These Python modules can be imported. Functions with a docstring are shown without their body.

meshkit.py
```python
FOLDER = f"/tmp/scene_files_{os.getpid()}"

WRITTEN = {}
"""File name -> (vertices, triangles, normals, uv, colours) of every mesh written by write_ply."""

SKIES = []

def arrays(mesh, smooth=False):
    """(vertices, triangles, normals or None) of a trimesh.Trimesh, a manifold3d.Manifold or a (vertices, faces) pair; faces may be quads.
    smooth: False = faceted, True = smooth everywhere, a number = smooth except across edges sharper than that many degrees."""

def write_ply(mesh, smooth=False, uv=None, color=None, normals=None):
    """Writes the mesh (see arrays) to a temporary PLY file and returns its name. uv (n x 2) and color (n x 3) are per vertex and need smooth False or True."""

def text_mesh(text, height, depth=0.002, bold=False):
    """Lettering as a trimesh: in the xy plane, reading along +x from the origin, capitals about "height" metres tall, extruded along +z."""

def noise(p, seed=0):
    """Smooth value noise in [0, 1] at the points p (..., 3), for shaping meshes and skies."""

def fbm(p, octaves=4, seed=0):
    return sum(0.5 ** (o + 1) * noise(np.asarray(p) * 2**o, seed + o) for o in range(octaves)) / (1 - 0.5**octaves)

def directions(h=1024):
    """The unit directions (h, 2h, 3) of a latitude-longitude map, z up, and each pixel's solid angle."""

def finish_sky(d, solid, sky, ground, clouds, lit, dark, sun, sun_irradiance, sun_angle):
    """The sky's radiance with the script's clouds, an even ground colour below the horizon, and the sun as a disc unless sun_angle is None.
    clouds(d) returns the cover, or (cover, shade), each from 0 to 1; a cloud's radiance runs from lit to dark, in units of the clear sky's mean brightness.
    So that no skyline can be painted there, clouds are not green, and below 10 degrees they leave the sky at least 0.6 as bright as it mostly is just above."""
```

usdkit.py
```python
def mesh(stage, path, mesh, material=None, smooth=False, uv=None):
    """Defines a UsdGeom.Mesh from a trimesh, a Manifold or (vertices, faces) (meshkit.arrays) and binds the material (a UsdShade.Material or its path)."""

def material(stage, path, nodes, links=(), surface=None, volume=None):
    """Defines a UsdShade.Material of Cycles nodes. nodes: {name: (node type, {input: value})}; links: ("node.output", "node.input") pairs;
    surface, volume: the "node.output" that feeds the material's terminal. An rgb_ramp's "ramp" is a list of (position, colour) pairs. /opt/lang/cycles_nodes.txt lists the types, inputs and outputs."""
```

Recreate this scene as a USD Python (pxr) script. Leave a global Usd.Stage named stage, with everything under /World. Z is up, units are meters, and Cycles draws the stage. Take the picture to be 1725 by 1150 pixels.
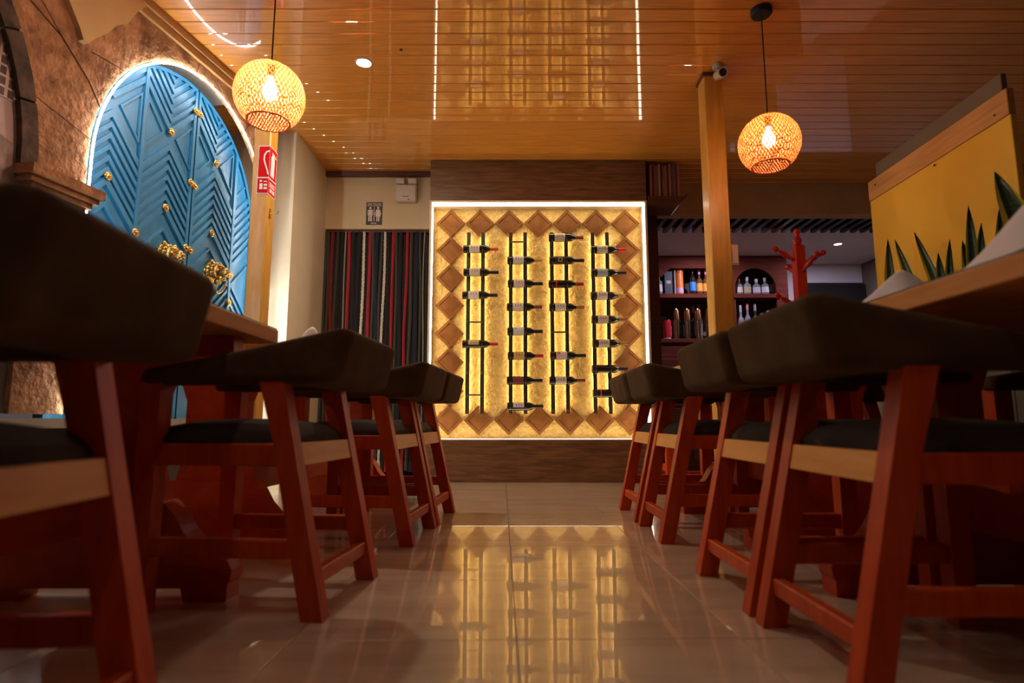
import math, random, numpy as np, trimesh, usdkit, meshkit, manifold3d
from pxr import Usd, UsdGeom, Gf, Sdf, UsdLux, UsdShade
from shapely.geometry import Polygon, LineString, Point, box as sbox
from shapely.ops import unary_union
from shapely import affinity

stage = Usd.Stage.CreateInMemory()
UsdGeom.SetStageUpAxis(stage, UsdGeom.Tokens.z)
UsdGeom.SetStageMetersPerUnit(stage, 1.0)
UsdGeom.Xform.Define(stage, '/World'); UsdGeom.Scope.Define(stage, '/World/Looks')
random.seed(5); RNG = np.random.default_rng(5)

# ---------------------------------------------------------------- camera, world, exposure
cam = UsdGeom.Camera.Define(stage, '/World/camera')
cam.CreateHorizontalApertureAttr(36.0); cam.CreateVerticalApertureAttr(24.0)
cam.CreateFocalLengthAttr(36.0 * 1000 / 1725)
cam.CreateClippingRangeAttr(Gf.Vec2f(0.02, 60))
cam.CreateFStopAttr(2.2); cam.CreateFocusDistanceAttr(4.9)
cam.AddTranslateOp().Set(Gf.Vec3d(0, 0, 0.5))
cam.AddRotateXOp().Set(90 + math.degrees(math.atan(0.134)))
cam.CreateExposureAttr(1.3)
WORLD = (0.010, 0.008, 0.009)
LED_NICHE, LED_RACK, LED_ARCH, BULB = 3.6, 6.0, 20.0, 125.0
SPOT = 16.0          # ceiling downlights, W
H_CEIL = 2.79

# ---------------------------------------------------------------- materials
def mat(name, nodes, links=(), surface='p.BSDF'):
    return usdkit.material(stage, '/World/Looks/' + name, nodes, links, surface=surface)

def plain(name, col, rough=0.5, metal=0.0, **kw):
    return mat(name, {'p': ('principled_bsdf', dict(base_color=col, roughness=rough, metallic=metal, **kw))})

def emit(name, col, s):
    return mat(name, {'e': ('emission', dict(color=col, strength=s))}, surface='e.emission')

def noisy(name, c1, c2, scale=8, stretch=(1, 1, 1), rough=0.5, bump=0.0, detail=4, dist=0.01, coat=0.0, vary=0.0, distort=0.0, lo=0.3, hi=0.7, coat_rough=0.05, bumpscale=None, bumpstretch=None, **kw):
    """Two colours mixed by stretched noise in object space, with an optional bump and a different tone per object."""
    n = {'tc': ('texture_coordinate', {}), 'oi': ('object_info', {}),
         'off': ('math', dict(math_type='multiply', value2=7.3)), 'cx': ('combine_xyz', {}),
         'm': ('mapping', dict(scale=stretch)),
         'n': ('noise_texture', dict(scale=scale, detail=detail, distortion=distort)),
         'r': ('rgb_ramp', dict(ramp=[(lo, c1), (hi, c2)])),
         'p': ('principled_bsdf', dict(roughness=rough, coat_weight=coat, coat_roughness=coat_rough, **kw))}
    l = [('tc.object', 'm.vector'), ('oi.random', 'off.value1'), ('off.value', 'cx.x'), ('off.value', 'cx.y'), ('cx.vector', 'm.location'),
         ('m.vector', 'n.vector'), ('n.fac', 'r.fac')]
    if vary:
        n['mr'] = ('map_range', dict(from_min=0, from_max=1, to_min=1 - vary, to_max=1 + vary))
        n['h'] = ('hsv', {})
        l += [('oi.random', 'mr.value'), ('mr.result', 'h.value'), ('r.color', 'h.color'), ('h.color', 'p.base_color')]
    else:
        l += [('r.color', 'p.base_color')]
    if bump:
        n['b'] = ('bump', dict(strength=bump, distance=dist))
        if bumpscale:
            n['m2'] = ('mapping', dict(scale=bumpstretch or (1, 1, 1)))
            n['n2'] = ('noise_texture', dict(scale=bumpscale, detail=3))
            l += [('tc.object', 'm2.vector'), ('m2.vector', 'n2.vector'), ('n2.fac', 'b.height')]
        else:
            l += [('n.fac', 'b.height')]
        l += [('b.normal', 'p.normal')]
        if coat:
            l += [('b.normal', 'p.coat_normal')]
    return mat(name, n, l)

M = {}
M['plank'] = noisy('ceiling_wood', (.60, .205, .016), (.78, .32, .030), 3.5, (1.2, 26, 26), rough=.45, coat=1.0, coat_ior=1.85, coat_rough=.03, vary=.10, bump=.09, dist=.004, bumpscale=2.2, bumpstretch=(1, 2.2, 1))
M['groove'] = plain('ceiling_groove', (.05, .02, .006), .7)
M['tile'] = noisy('floor_tile', (.56, .41, .26), (.70, .53, .36), 2.2, (1, 5, 1), rough=.22, coat=.8, coat_rough=.02, vary=.03, detail=6, distort=.6)
M['grout'] = plain('floor_grout', (.16, .115, .08), .8)
M['chair_wood'] = noisy('chair_wood', (.48, .047, .0035), (.63, .082, .006), 6, (6, 6, 1), rough=.45, vary=.10, specular_ior_level=.3, coat=.0, coat_rough=.2)
M['rail_wood'] = noisy('rail_wood', (.74, .29, .045), (.84, .38, .07), 6, (6, 1, 6), rough=.45, specular_ior_level=.3, coat=.0, coat_rough=.2)  # chair wood tinted paler: LED light on the aisle rail put into the colour
M['table_wood'] = noisy('table_wood', (.46, .045, .005), (.58, .07, .008), 5, (4, 1, 4), rough=.45, specular_ior_level=.3, coat=.0, coat_rough=.2)
M['table_top'] = noisy('table_top', (.66, .25, .05), (.78, .34, .08), 4, (8, 1, 8), rough=.55, specular_ior_level=.2)
M['black_mat'] = plain('black_mat', (.012, .011, .011), .25)
M['suede'] = noisy('suede', (.062, .033, .013), (.105, .060, .025), 9, (1, 1, 1), rough=.95, specular_ior_level=.1, detail=3, sheen_weight=.06, sheen_roughness=.4, sheen_tint=(.9, .65, .4), bump=.12, dist=.004)
M['seat_fabric'] = noisy('seat_fabric', (.045, .032, .026), (.072, .053, .042), 9, rough=.95, specular_ior_level=.15, detail=3, sheen_weight=.05, sheen_tint=(.8, .65, .5), bump=.1, dist=.004)
M['laminate'] = noisy('walnut_laminate', (.10, .043, .015), (.25, .115, .042), 3, (1.3, 10, 14), rough=.45, detail=6, distort=.8)
M['gold_stucco'] = noisy('gold_stucco', (.58, .355, .085), (.74, .49, .145), 30, rough=.7, bump=1.0, dist=.016, bumpscale=40, detail=2)
M['clay_tile'] = noisy('clay_tile', (.17, .056, .009), (.25, .092, .017), 14, rough=.75, specular_ior_level=.25, vary=.14, bump=.25, dist=.003)
M['iron'] = plain('rack_iron', (.045, .022, .015), .42)
M['bracket'] = plain('rack_bracket', (.10, .085, .07), .35, .8)
M['beige_trim'] = plain('beige_trim', (.72, .58, .38), .5)
M['stone'] = noisy('red_stone', (.17, .075, .033), (.50, .26, .125), 9, rough=.95, bump=.9, dist=.014, bumpscale=34, detail=8, vary=.07, lo=.3, hi=.7, specular_ior_level=.15)
M['stone_dark'] = noisy('dark_stone', (.032, .02, .013), (.13, .075, .045), 14, rough=.9, bump=.6, dist=.012, detail=7)
M['plaster_yellow'] = noisy('plaster_yellow', (.52, .35, .14), (.60, .42, .19), 3, rough=.8, bump=.08, dist=.004)
M['wall_white'] = noisy('cream_plaster', (.66, .555, .37), (.72, .61, .43), 2.5, rough=.75, bump=.05, dist=.003)
M['wall_tan'] = noisy('tan_plaster', (.54, .41, .225), (.60, .46, .27), 2.5, rough=.75, bump=.05, dist=.003)
M['wall_dark'] = noisy('dark_plaster', (.11, .085, .06), (.15, .12, .085), 2.5, rough=.85, bump=.08, dist=.003)
M['wall_brown'] = noisy('brown_plaster', (.40, .23, .10), (.50, .30, .13), 5, rough=.85, bump=.5, dist=.012)
M['wall_lilac'] = noisy('pale_plaster', (.60, .56, .56), (.66, .62, .62), 2.5, rough=.75)
M['post_wood'] = noisy('post_wood', (.58, .27, .035), (.72, .37, .055), 4, (9, 9, 1), rough=.4, coat=.18, coat_rough=.15)
M['dark_wood'] = noisy('dark_wood', (.075, .022, .010), (.12, .036, .015), 5, (1, 8, 8), rough=.45)
M['bar_wood'] = noisy('bar_wood', (.095, .018, .009), (.14, .030, .014), 5, (1, 8, 8), rough=.7, specular_ior_level=.12)
M['trim_wood'] = noisy('trim_wood', (.34, .17, .05), (.42, .22, .07), 5, (6, 1, 6), rough=.45)
M['door_blue'] = noisy('door_blue', (.018, .155, .31), (.024, .19, .36), 4, (6, 6, 1), rough=.42, coat=.15, coat_rough=.2)
M['brass'] = noisy('brass', (.55, .33, .08), (.85, .56, .18), 30, rough=.28, metallic=1.0)
M['ledge'] = noisy('pale_ledge', (.46, .46, .38), (.54, .54, .45), 6, rough=.7)
M['mural'] = noisy('mural_print', (.44, .33, .28), (.60, .47, .41), 5, (1, 1, 2), rough=.8, detail=6)
M['mural_dark'] = plain('mural_dark', (.10, .075, .06), .8)
M['mural_pale'] = plain('mural_pale', (.62, .52, .45), .8)
M['mural_brick'] = noisy('mural_brick', (.22, .15, .12), (.50, .39, .33), 16, rough=.8)
M['led_white'] = emit('led_white', (1.0, .86, .66), LED_NICHE)
M['led_rack'] = emit('led_rack', (1.0, .76, .42), LED_RACK)
M['led_arch'] = emit('led_arch', (.92, .97, 1.0), LED_ARCH)
M['bulb'] = emit('bulb_glow', (1.0, .73, .60), BULB)
M['bulb_right'] = emit('bulb_glow_right', (1.0, .66, .42), BULB * .52)
M['spot_glow'] = emit('spot_glow', (.95, .93, 1.0), 40)
M['cord'] = plain('black_cord', (.008, .007, .007), .6)
M['wicker'] = mat('wicker', {'d': ('principled_bsdf', dict(base_color=(.60, .20, .055), roughness=.55)), 't': ('translucent_bsdf', dict(color=(.70, .19, .04))), 'x': ('mix_closure', dict(fac=.28))},
                  [('d.BSDF', 'x.closure1'), ('t.BSDF', 'x.closure2')], surface='x.closure')
M['white_plastic'] = plain('white_plastic', (.56, .47, .36), .45)
M['dark_plastic'] = plain('dark_plastic', (.03, .025, .022), .35)
M['sign_dark'] = plain('sign_dark', (.045, .030, .018), .5)
M['sign_pale'] = plain('sign_pale', (.66, .54, .44), .5)
M['sign_red'] = plain('sign_red', (.66, .006, .008), .8, specular_ior_level=.2)
M['sign_white'] = plain('sign_white', (.82, .78, .72), .5)
M['coat_red'] = plain('red_lacquer', (.40, .005, .005), .4)
M['panel_yellow'] = noisy('mustard_panel', (.70, .40, .020), (.78, .46, .03), 1.5, rough=.7)
M['panel_band'] = noisy('raw_board', (.44, .20, .05), (.60, .30, .09), 4, (4, 1, 8), rough=.7, detail=6)
M['panel_back'] = plain('grey_board', (.16, .12, .08), .8)
M['planter'] = noisy('planter_board', (.15, .14, .10), (.20, .185, .135), 3, (4, 4, 1), rough=.7)
M['soil'] = noisy('soil', (.03, .02, .012), (.06, .04, .025), 40, rough=.95)
M['leaf'] = mat('leaf_green', {'tc': ('texture_coordinate', {}), 'm': ('mapping', dict(scale=(3, 3, 34))), 'n': ('noise_texture', dict(scale=2.2, detail=3, distortion=.6)),
                'r': ('rgb_ramp', dict(ramp=[(.35, (.008, .032, .009)), (.62, (.028, .085, .025))])), 'p': ('principled_bsdf', dict(roughness=.4))},
                [('tc.object', 'm.vector'), ('m.vector', 'n.vector'), ('n.fac', 'r.fac'), ('r.color', 'p.base_color')])
M['leaf_edge'] = plain('leaf_margin', (.66, .55, .05), .45)
M['napkin'] = noisy('napkin_cloth', (.74, .66, .60), (.80, .72, .66), 8, rough=.85)
M['bottle_glass'] = plain('dark_glass', (.010, .012, .008), .12, coat_weight=.5)
M['clear_glass'] = mat('clear_glass', {'p': ('principled_bsdf', dict(base_color=(.75, .78, .76), roughness=.05, transmission_weight=.75, ior=1.45))})
COL = {}
def col(c, rough=.5):
    k = tuple(round(x, 3) for x in c) + (rough,)
    if k not in COL: COL[k] = plain('tint_%03d' % len(COL), c, rough)
    return COL[k]

# ---------------------------------------------------------------- dome (almost no light comes from outside)
dome = UsdLux.DomeLight.Define(stage, '/World/night_sky')
dome.CreateIntensityAttr(1.0); dome.CreateColorAttr(Gf.Vec3f(*WORLD))

# ---------------------------------------------------------------- helpers
USED = {}
def numbered(parent, name):
    k = (parent, name); n = USED.get(k, 0); USED[k] = n + 1
    return name if n == 0 else '%s_%03d' % (name, n)
def pth(p): return '/World' if p is None else (p if isinstance(p, str) else str(p.GetPath()))
def tag(o, label=None, cat=None, group=None, kind=None):
    for k, v in (('label', label), ('category', cat), ('group', group), ('kind', kind)):
        if v: o.SetCustomDataByKey(k, v)
    return o
def obj(name, mesh, m, parent=None, smooth=False, label=None):
    if isinstance(mesh, (list, tuple)) and len(mesh) and isinstance(mesh[0], trimesh.Trimesh): mesh = trimesh.util.concatenate(list(mesh))
    P = pth(parent)
    pr = usdkit.mesh(stage, P + '/' + numbered(P, name), mesh, M[m] if isinstance(m, str) else m, smooth=smooth).GetPrim()
    return tag(pr, label)
def thing(name, label, cat, loc=(0, 0, 0), rz=0, group=None, kind=None):
    x = UsdGeom.Xform.Define(stage, '/World/' + numbered('/World', name))
    x.AddTranslateOp().Set(Gf.Vec3d(*loc)); x.AddRotateZOp().Set(rz)
    return tag(x.GetPrim(), label, cat, group, kind)
def dup(src, loc, rz, label, name=None):
    d = src.GetCustomData()
    r = thing(name or src.GetName().split('_00')[0], label, d['category'], loc, rz, d.get('group'))
    r.GetReferences().AddInternalReference(src.GetPath()); r.SetInstanceable(True)
    return r
def bx(x0, x1, y0, y1, z0, z1, b=0.0):
    if b <= 0:
        m = trimesh.creation.box([x1 - x0, y1 - y0, z1 - z0]); m.apply_translation([(x0 + x1) / 2, (y0 + y1) / 2, (z0 + z1) / 2]); return m
    pts = []
    for sx, X in ((1, x0), (-1, x1)):
        for sy, Y in ((1, y0), (-1, y1)):
            for sz, Z in ((1, z0), (-1, z1)):
                pts += [(X, Y + sy * b, Z + sz * b), (X + sx * b, Y, Z + sz * b), (X + sx * b, Y + sy * b, Z)]
    return trimesh.convex.convex_hull(np.array(pts))
def hull(pts): return trimesh.convex.convex_hull(np.array(pts, float))
def bar(p0, p1, w, d, up=(0, 0, 1), w1=None, d1=None, b=0.0):
    """A straight bar from p0 to p1, w wide across and d along 'up'."""
    p0, p1 = np.array(p0, float), np.array(p1, float); a = p1 - p0; a /= np.linalg.norm(a)
    u = np.array(up, float); s = np.cross(a, u); s /= np.linalg.norm(s); u = np.cross(s, a)
    pts = []
    for p, W, D in ((p0, w, d), (p1, w1 or w, d1 or d)):
        for i in (-1, 1):
            for j in (-1, 1):
                if b: pts += [p + s * i * (W / 2 - b) + u * j * D / 2, p + s * i * W / 2 + u * j * (D / 2 - b)]
                else: pts.append(p + s * i * W / 2 + u * j * D / 2)
    return hull(pts)
def lathe(prof, seg=20, at=(0, 0, 0), axis=None):
    m = trimesh.creation.revolve(np.array(prof, float), sections=seg)
    if axis is not None: m.apply_transform(trimesh.geometry.align_vectors([0, 0, 1], axis))
    m.apply_translation(at); return m
def tube(path, r, seg=8, closed=False):
    path = np.array(path, float); n = len(path)
    rr = np.full(n, r) if np.ndim(r) == 0 else np.array(r)
    t = np.gradient(path, axis=0) if not closed else np.roll(path, -1, 0) - np.roll(path, 1, 0)
    t /= np.linalg.norm(t, axis=1)[:, None]
    ref = np.array([0.31, .95, .05]) if abs(t[0][1]) < .9 else np.array([1., 0, .1])
    V = []; u = ref
    for i in range(n):
        u = u - t[i] * np.dot(u, t[i]); u /= np.linalg.norm(u); w = np.cross(t[i], u)
        for k in range(seg):
            a = 2 * math.pi * k / seg; V.append(path[i] + rr[i] * (math.cos(a) * u + math.sin(a) * w))
    F = []
    for i in range(n if closed else n - 1):
        j = (i + 1) % n
        for k in range(seg):
            a, b_, c_, d_ = i * seg + k, i * seg + (k + 1) % seg, j * seg + (k + 1) % seg, j * seg + k
            F += [[a, b_, c_], [a, c_, d_]]
    if not closed:
        V += [path[0], path[-1]]; s, e = len(V) - 2, len(V) - 1
        for k in range(seg): F += [[s, (k + 1) % seg, k], [e, (n - 1) * seg + k, (n - 1) * seg + (k + 1) % seg]]
    return trimesh.Trimesh(np.array(V), np.array(F), process=False)
def polys(g): return [p for p in (g.geoms if hasattr(g, 'geoms') else [g]) if p.geom_type == 'Polygon' and p.area > 1e-7]
def prism(poly, h0, h1, frame=None):
    """Extrudes a 2D polygon (a, b) from h0 to h1; frame(a, b, h) arrays to xyz, or the xz plane extruded along y by default."""
    out = []
    for p in polys(poly):
        m = trimesh.creation.extrude_polygon(p, h1 - h0, engine='earcut'); v = np.array(m.vertices); v[:, 2] += h0
        w = np.stack([v[:, 0], v[:, 2], v[:, 1]], 1) if frame is None else frame(v)
        mm = trimesh.Trimesh(w, m.faces, process=False)
        if mm.volume < 0: mm.invert()
        out.append(mm)
    return trimesh.util.concatenate(out)

# ================================================================ STRUCTURE
# ---- floor
floor = tag(obj('floor', bx(-2.6, 4.6, -3.2, 7.8, -.06, -.004), 'grout'), 'floor of glossy beige square tiles', kind='structure')
TS = .52; aT = math.radians(1.0); tile_m = bx(-TS / 2 + .0012, TS / 2 - .0012, -TS / 2 + .0012, TS / 2 - .0012, -.03, 0, .0006)
for i in range(-5, 9):
    for j in range(-3, 15):
        cx_, cy_ = (i + .5) * TS, .93 + (j - .5) * TS
        x, y = cx_ * math.cos(aT) - cy_ * math.sin(aT) + .036, cx_ * math.sin(aT) + cy_ * math.cos(aT)
        if not (-2.35 < x < 4.4 and -1.2 < y < 7.5): continue
        t = tile_m.copy(); t.apply_transform(trimesh.transformations.rotation_matrix(aT, [0, 0, 1])); t.apply_translation([x, y, 0]); obj('tile', t, 'tile', floor)
# ---- ceiling planks
ceil = tag(obj('ceiling', bx(-2.6, 4.6, -3.2, 5.62, H_CEIL + .02, H_CEIL + .08), 'groove'), 'ceiling of varnished tongue and groove boards', kind='structure')
PP = .106; y = -3.2
while y < 5.6:
    t = bx(-2.6, 4.6, y + .002, min(y + PP - .002, 5.62), H_CEIL, H_CEIL + .022, .004)
    obj('plank', t, 'plank', ceil); y += PP
# ---- left stone wall with the arched door, in its own frame: s along the wall, z up, o out into the room
W0 = np.array([-1.89, 3.69]); WD = np.array([.1859, .9826]); WN = np.array([WD[1], -WD[0]])
def wall_frame(v):
    xy = W0 + v[:, :1] * WD + v[:, 2:3] * WN
    return np.stack([xy[:, 0], xy[:, 1], v[:, 1]], 1)
def wp(s, z, o=0): q = W0 + s * WD + o * WN; return np.array([q[0], q[1], z])
def arch(cx_, r, zs, z0, n=40, rz=None):
    a = np.linspace(0, math.pi, n); rz = rz or r
    return Polygon([(cx_ + r, z0)] + [(cx_ + r * math.cos(t), zs + rz * math.sin(t)) for t in a] + [(cx_ - r, z0)])
DC, DR, DZ, DRZ = -.23, .73, 1.79, .83
door_open = arch(DC, DR, DZ, .505, 60, DRZ)
MC, MR, MZ = -2.54, 1.262, 1.60
mural_open = arch(MC, MR, MZ, .515)
wl = tag(obj('wall_left', prism(sbox(-7.2, .535, 0, H_CEIL).difference(door_open).difference(mural_open), -.22, -.022, wall_frame), 'wall_dark'), 'left wall clad in rough reddish stone around a blue arched door', kind='structure')
stone_area = sbox(-7.0, .53, .52, H_CEIL - .002).difference(door_open).difference(arch(MC, MR + .07, MZ, .515))
cuts = [LineString([(-1.25, 1.93), (-.93, 1.86)]), LineString([(-1.16, 2.28), (-1.0, 2.15), (-.9, 2.02)]), LineString([(-1.16, 2.28), (-1.5, 2.6)]), LineString([(-1.0, 2.3), (-.62, 2.34)]),
        LineString([(-.30, 2.6), (-.26, 2.8)]), LineString([(.2, 2.5), (.38, 2.8)]), LineString([(-1.3, 1.22), (-.9, 1.23)]), LineString([(-1.3, .86), (-.9, .87)]), LineString([(-1.5, 2.42), (-1.16, 2.28)]),
        LineString([(.44, 2.2), (.7, 2.2)]), LineString([(.5, 1.7), (.7, 1.7)]), LineString([(.5, 1.2), (.7, 1.2)]), LineString([(-2.54, 2.95), (-2.54, 3)]), LineString([(-4.2, 1.5), (-3.8, 1.5)]), LineString([(-4.2, 1.0), (-7, 1.0)]), LineString([(-4, 2.1), (-7, 2.1)]), LineString([(-5.2, .5), (-5.2, 2.8)]), LineString([(-2.3, 2.9), (-2.36, 3.1)])]
for k, p in enumerate(polys(stone_area.difference(unary_union(cuts).buffer(.0022)))):
    obj('stone_block', prism(p.buffer(-.0006), -.022, .003 + .0012 * ((k * 7) % 5), wall_frame), 'stone', wl)
patch = Polygon([(-1.30, 2.785), (-1.166, 2.45), (-1.10, 2.36), (-1.075, 2.31), (-1.05, 2.305), (-1.02, 2.35), (-.95, 2.43), (-.90, 2.51), (-.84, 2.56), (-.79, 2.66), (-.74, 2.73), (-.70, 2.785)])
obj('plaster_patch', prism(patch, .001, .038, wall_frame), 'plaster_yellow', wl, label='smooth yellow plaster patch above the stone')
# voussoir ring of the mural arch and its moulded capital
ring = arch(MC, MR + .07, MZ, 1.598).difference(arch(MC, MR - .004, MZ, 1.0))
wedges = []
for k in range(14):
    a0, a1 = math.pi * k / 14 + .004, math.pi * (k + 1) / 14 - .004
    w = Polygon([(MC, MZ)] + [(MC + 2.2 * math.cos(t), MZ + 2.2 * math.sin(t)) for t in np.linspace(a0, a1, 6)])
    p = ring.intersection(w).intersection(sbox(-9, 9, 0, H_CEIL - .002))
    p = ring.intersection(w).intersection(sbox(-9, 0, 9, H_CEIL - .002))
    if not p.is_empty: obj('arch_stone', prism(p, -.04, .016, wall_frame), 'stone_dark', wl)
for s0, s1 in ((-1.285, -.925),):
    cap = [hull([wp(s, z, o) for s in (s0 + dx, s1 - dx) for z, o in ((za, -.1), (za, oa), (zb, -.1), (zb, oa))])
           for za, zb, oa, dx in ((1.475, 1.51, .035, .05), (1.505, 1.535, .052, .03), (1.53, 1.56, .07, .012), (1.555, 1.60, .09, 0))]
    obj('capital', cap, 'stone', wl, label='moulded stone capital beside the blue door')
# mural in the left arch (flat print on a board with a few raised edges)
mur = thing('mural', 'faded pink-grey mural of an old stone building inside the left arch', 'mural')
obj('board', prism(arch(MC, MR, MZ, .95).intersection(sbox(-9, .52, 9, H_CEIL - .01)), -.03, -.014, wall_frame), 'mural', mur)
obj('brick_area', prism(Polygon([(-2.6, .96), (-1.21, .96), (-1.21, 1.58), (-1.27, 1.60), (-1.30, 1.68), (-1.42, 1.72), (-2.6, 1.72)]), -.014, -.012, wall_frame), 'mural_brick', mur)
for (a, b, c_, d_) in ((-1.395, 1.86, -1.315, 2.09), (-1.80, 1.86, -1.68, 2.12)):
    win = obj('painted_window', prism(sbox(a, b, c_, d_), -.014, -.010, wall_frame), 'mural_pale', mur)
    for i in range(2):
        for j in range(5):
            w_, h_ = (c_ - a) / 2, (d_ - b) / 5
            obj('pane', prism(sbox(a + i * w_ + .008, b + j * h_ + .006, a + (i + 1) * w_ - .008, b + (j + 1) * h_ - .006), -.010, -.008, wall_frame), 'mural_dark', win)
obj('painted_door', prism(sbox(-1.62, 1.66, -1.42, 1.81), -.014, -.010, wall_frame), 'mural_pale', mur)
obj('painted_cornice', prism(sbox(-2.4, 2.30, -1.36, 2.335), -.014, -.006, wall_frame), 'mural_dark', mur)
for k in range(5): obj('panel', prism(sbox(-1.205 - .46 * k - .44, .52, -1.205 - .46 * k, .945), -.14, -.105, wall_frame), 'wall_dark', wl, label='dark panel below the mural')
# ---- ledge (raised sill) along the left wall
led = tag(obj('trim_1', prism(sbox(-3.6, .47, .53, .512), -.12, .14, wall_frame), 'ledge'), 'pale stone ledge along the foot of the left wall', kind='structure')
lb = tag(obj('baseboard_left', prism(sbox(-3.6, 0, .52, .468), -.10, .10, wall_frame), 'wall_dark'), 'dark boxed base under the ledge', kind='structure')
for s in np.arange(-3.2, .5, .42):
    obj('panel', prism(sbox(s, .05, s + .37, .43), .10, .112, wall_frame), 'wall_dark', lb)
# ---- ceiling trim over the left wall
tag(obj('trim_2', [prism(sbox(-7, 2.745, .535, H_CEIL), .0, .045, wall_frame), prism(sbox(-7, 2.70, .535, 2.747), .0, .028, wall_frame)], 'trim_wood'), 'thin wooden moulding where the left wall meets the ceiling', kind='structure')
# ---- white pillar / wall left of the restroom door
tag(obj('wall_pillar', bx(-2.45, -1.72, 4.48, 5.42, 0, H_CEIL), 'wall_white'), 'cream plastered pillar wall at the back left', kind='structure')
# ---- restroom wall with doorway
tag(obj('wall_restroom', [bx(-1.72, -.722, 5.27, 5.42, 2.25, H_CEIL), bx(-.757, -.722, 5.27, 5.42, 0, 2.25)], 'wall_tan'), 'cream wall over the restroom doorway', kind='structure')
tag(obj('trim_3', bx(-1.72, -.722, 5.225, 5.27, 2.745, H_CEIL - .0), 'dark_wood'), 'dark wooden moulding over the restroom wall', kind='structure')
tag(obj('wall_corridor', bx(-1.9, -.6, 6.2, 6.3, 0, 2.6), 'wall_dark'), 'dark corridor wall behind the curtain', kind='structure')
tag(obj('ceiling_corridor', bx(-1.9, -.6, 5.42, 6.3, 2.5, 2.6), 'wall_dark'), 'dark corridor ceiling behind the curtain', kind='structure')
tag(obj('wall_corridor_side', bx(-1.95, -1.85, 5.42, 6.3, 0, 2.6), 'wall_dark'), 'dark corridor side wall', kind='structure')
# ---- bar side: dark return, plaster beam, back walls and lower ceiling
tag(obj('wall_bar_return', bx(1.19, 1.345, 5.30, 5.62, 0, 2.5), 'dark_wood'), 'dark end wall between the wine wall and the bar', kind='structure')
tag(obj('wall_bar_beam', bx(1.2, 4.6, 5.5, 5.64, 2.475, H_CEIL), 'wall_brown'), 'rough brown plaster beam over the bar opening', kind='structure')
tag(obj('wall_back', bx(-.6, 5.2, 7.62, 7.72, 0, 2.75), 'wall_lilac'), 'pale wall at the back of the bar', kind='structure')
tag(obj('ceiling_bar', bx(1.2, 5.2, 6.12, 7.7, 2.545, 2.6), 'wall_lilac'), 'pale ceiling over the bar', kind='structure')
tag(obj('wall_bar_left', bx(1.24, 1.34, 5.62, 7.7, 0, 2.6), 'wall_dark'), 'dark side wall of the bar', kind='structure')
tag(obj('wall_right', bx(4.6, 4.7, -3.3, 7.7, 0, 2.85), 'wall_dark'), 'dark right wall', kind='structure')
tag(obj('wall_rear', bx(-3.6, 4.7, -3.3, -3.2, 0, 2.85), 'wall_dark'), 'dark rear wall behind the camera', kind='structure')

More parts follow.
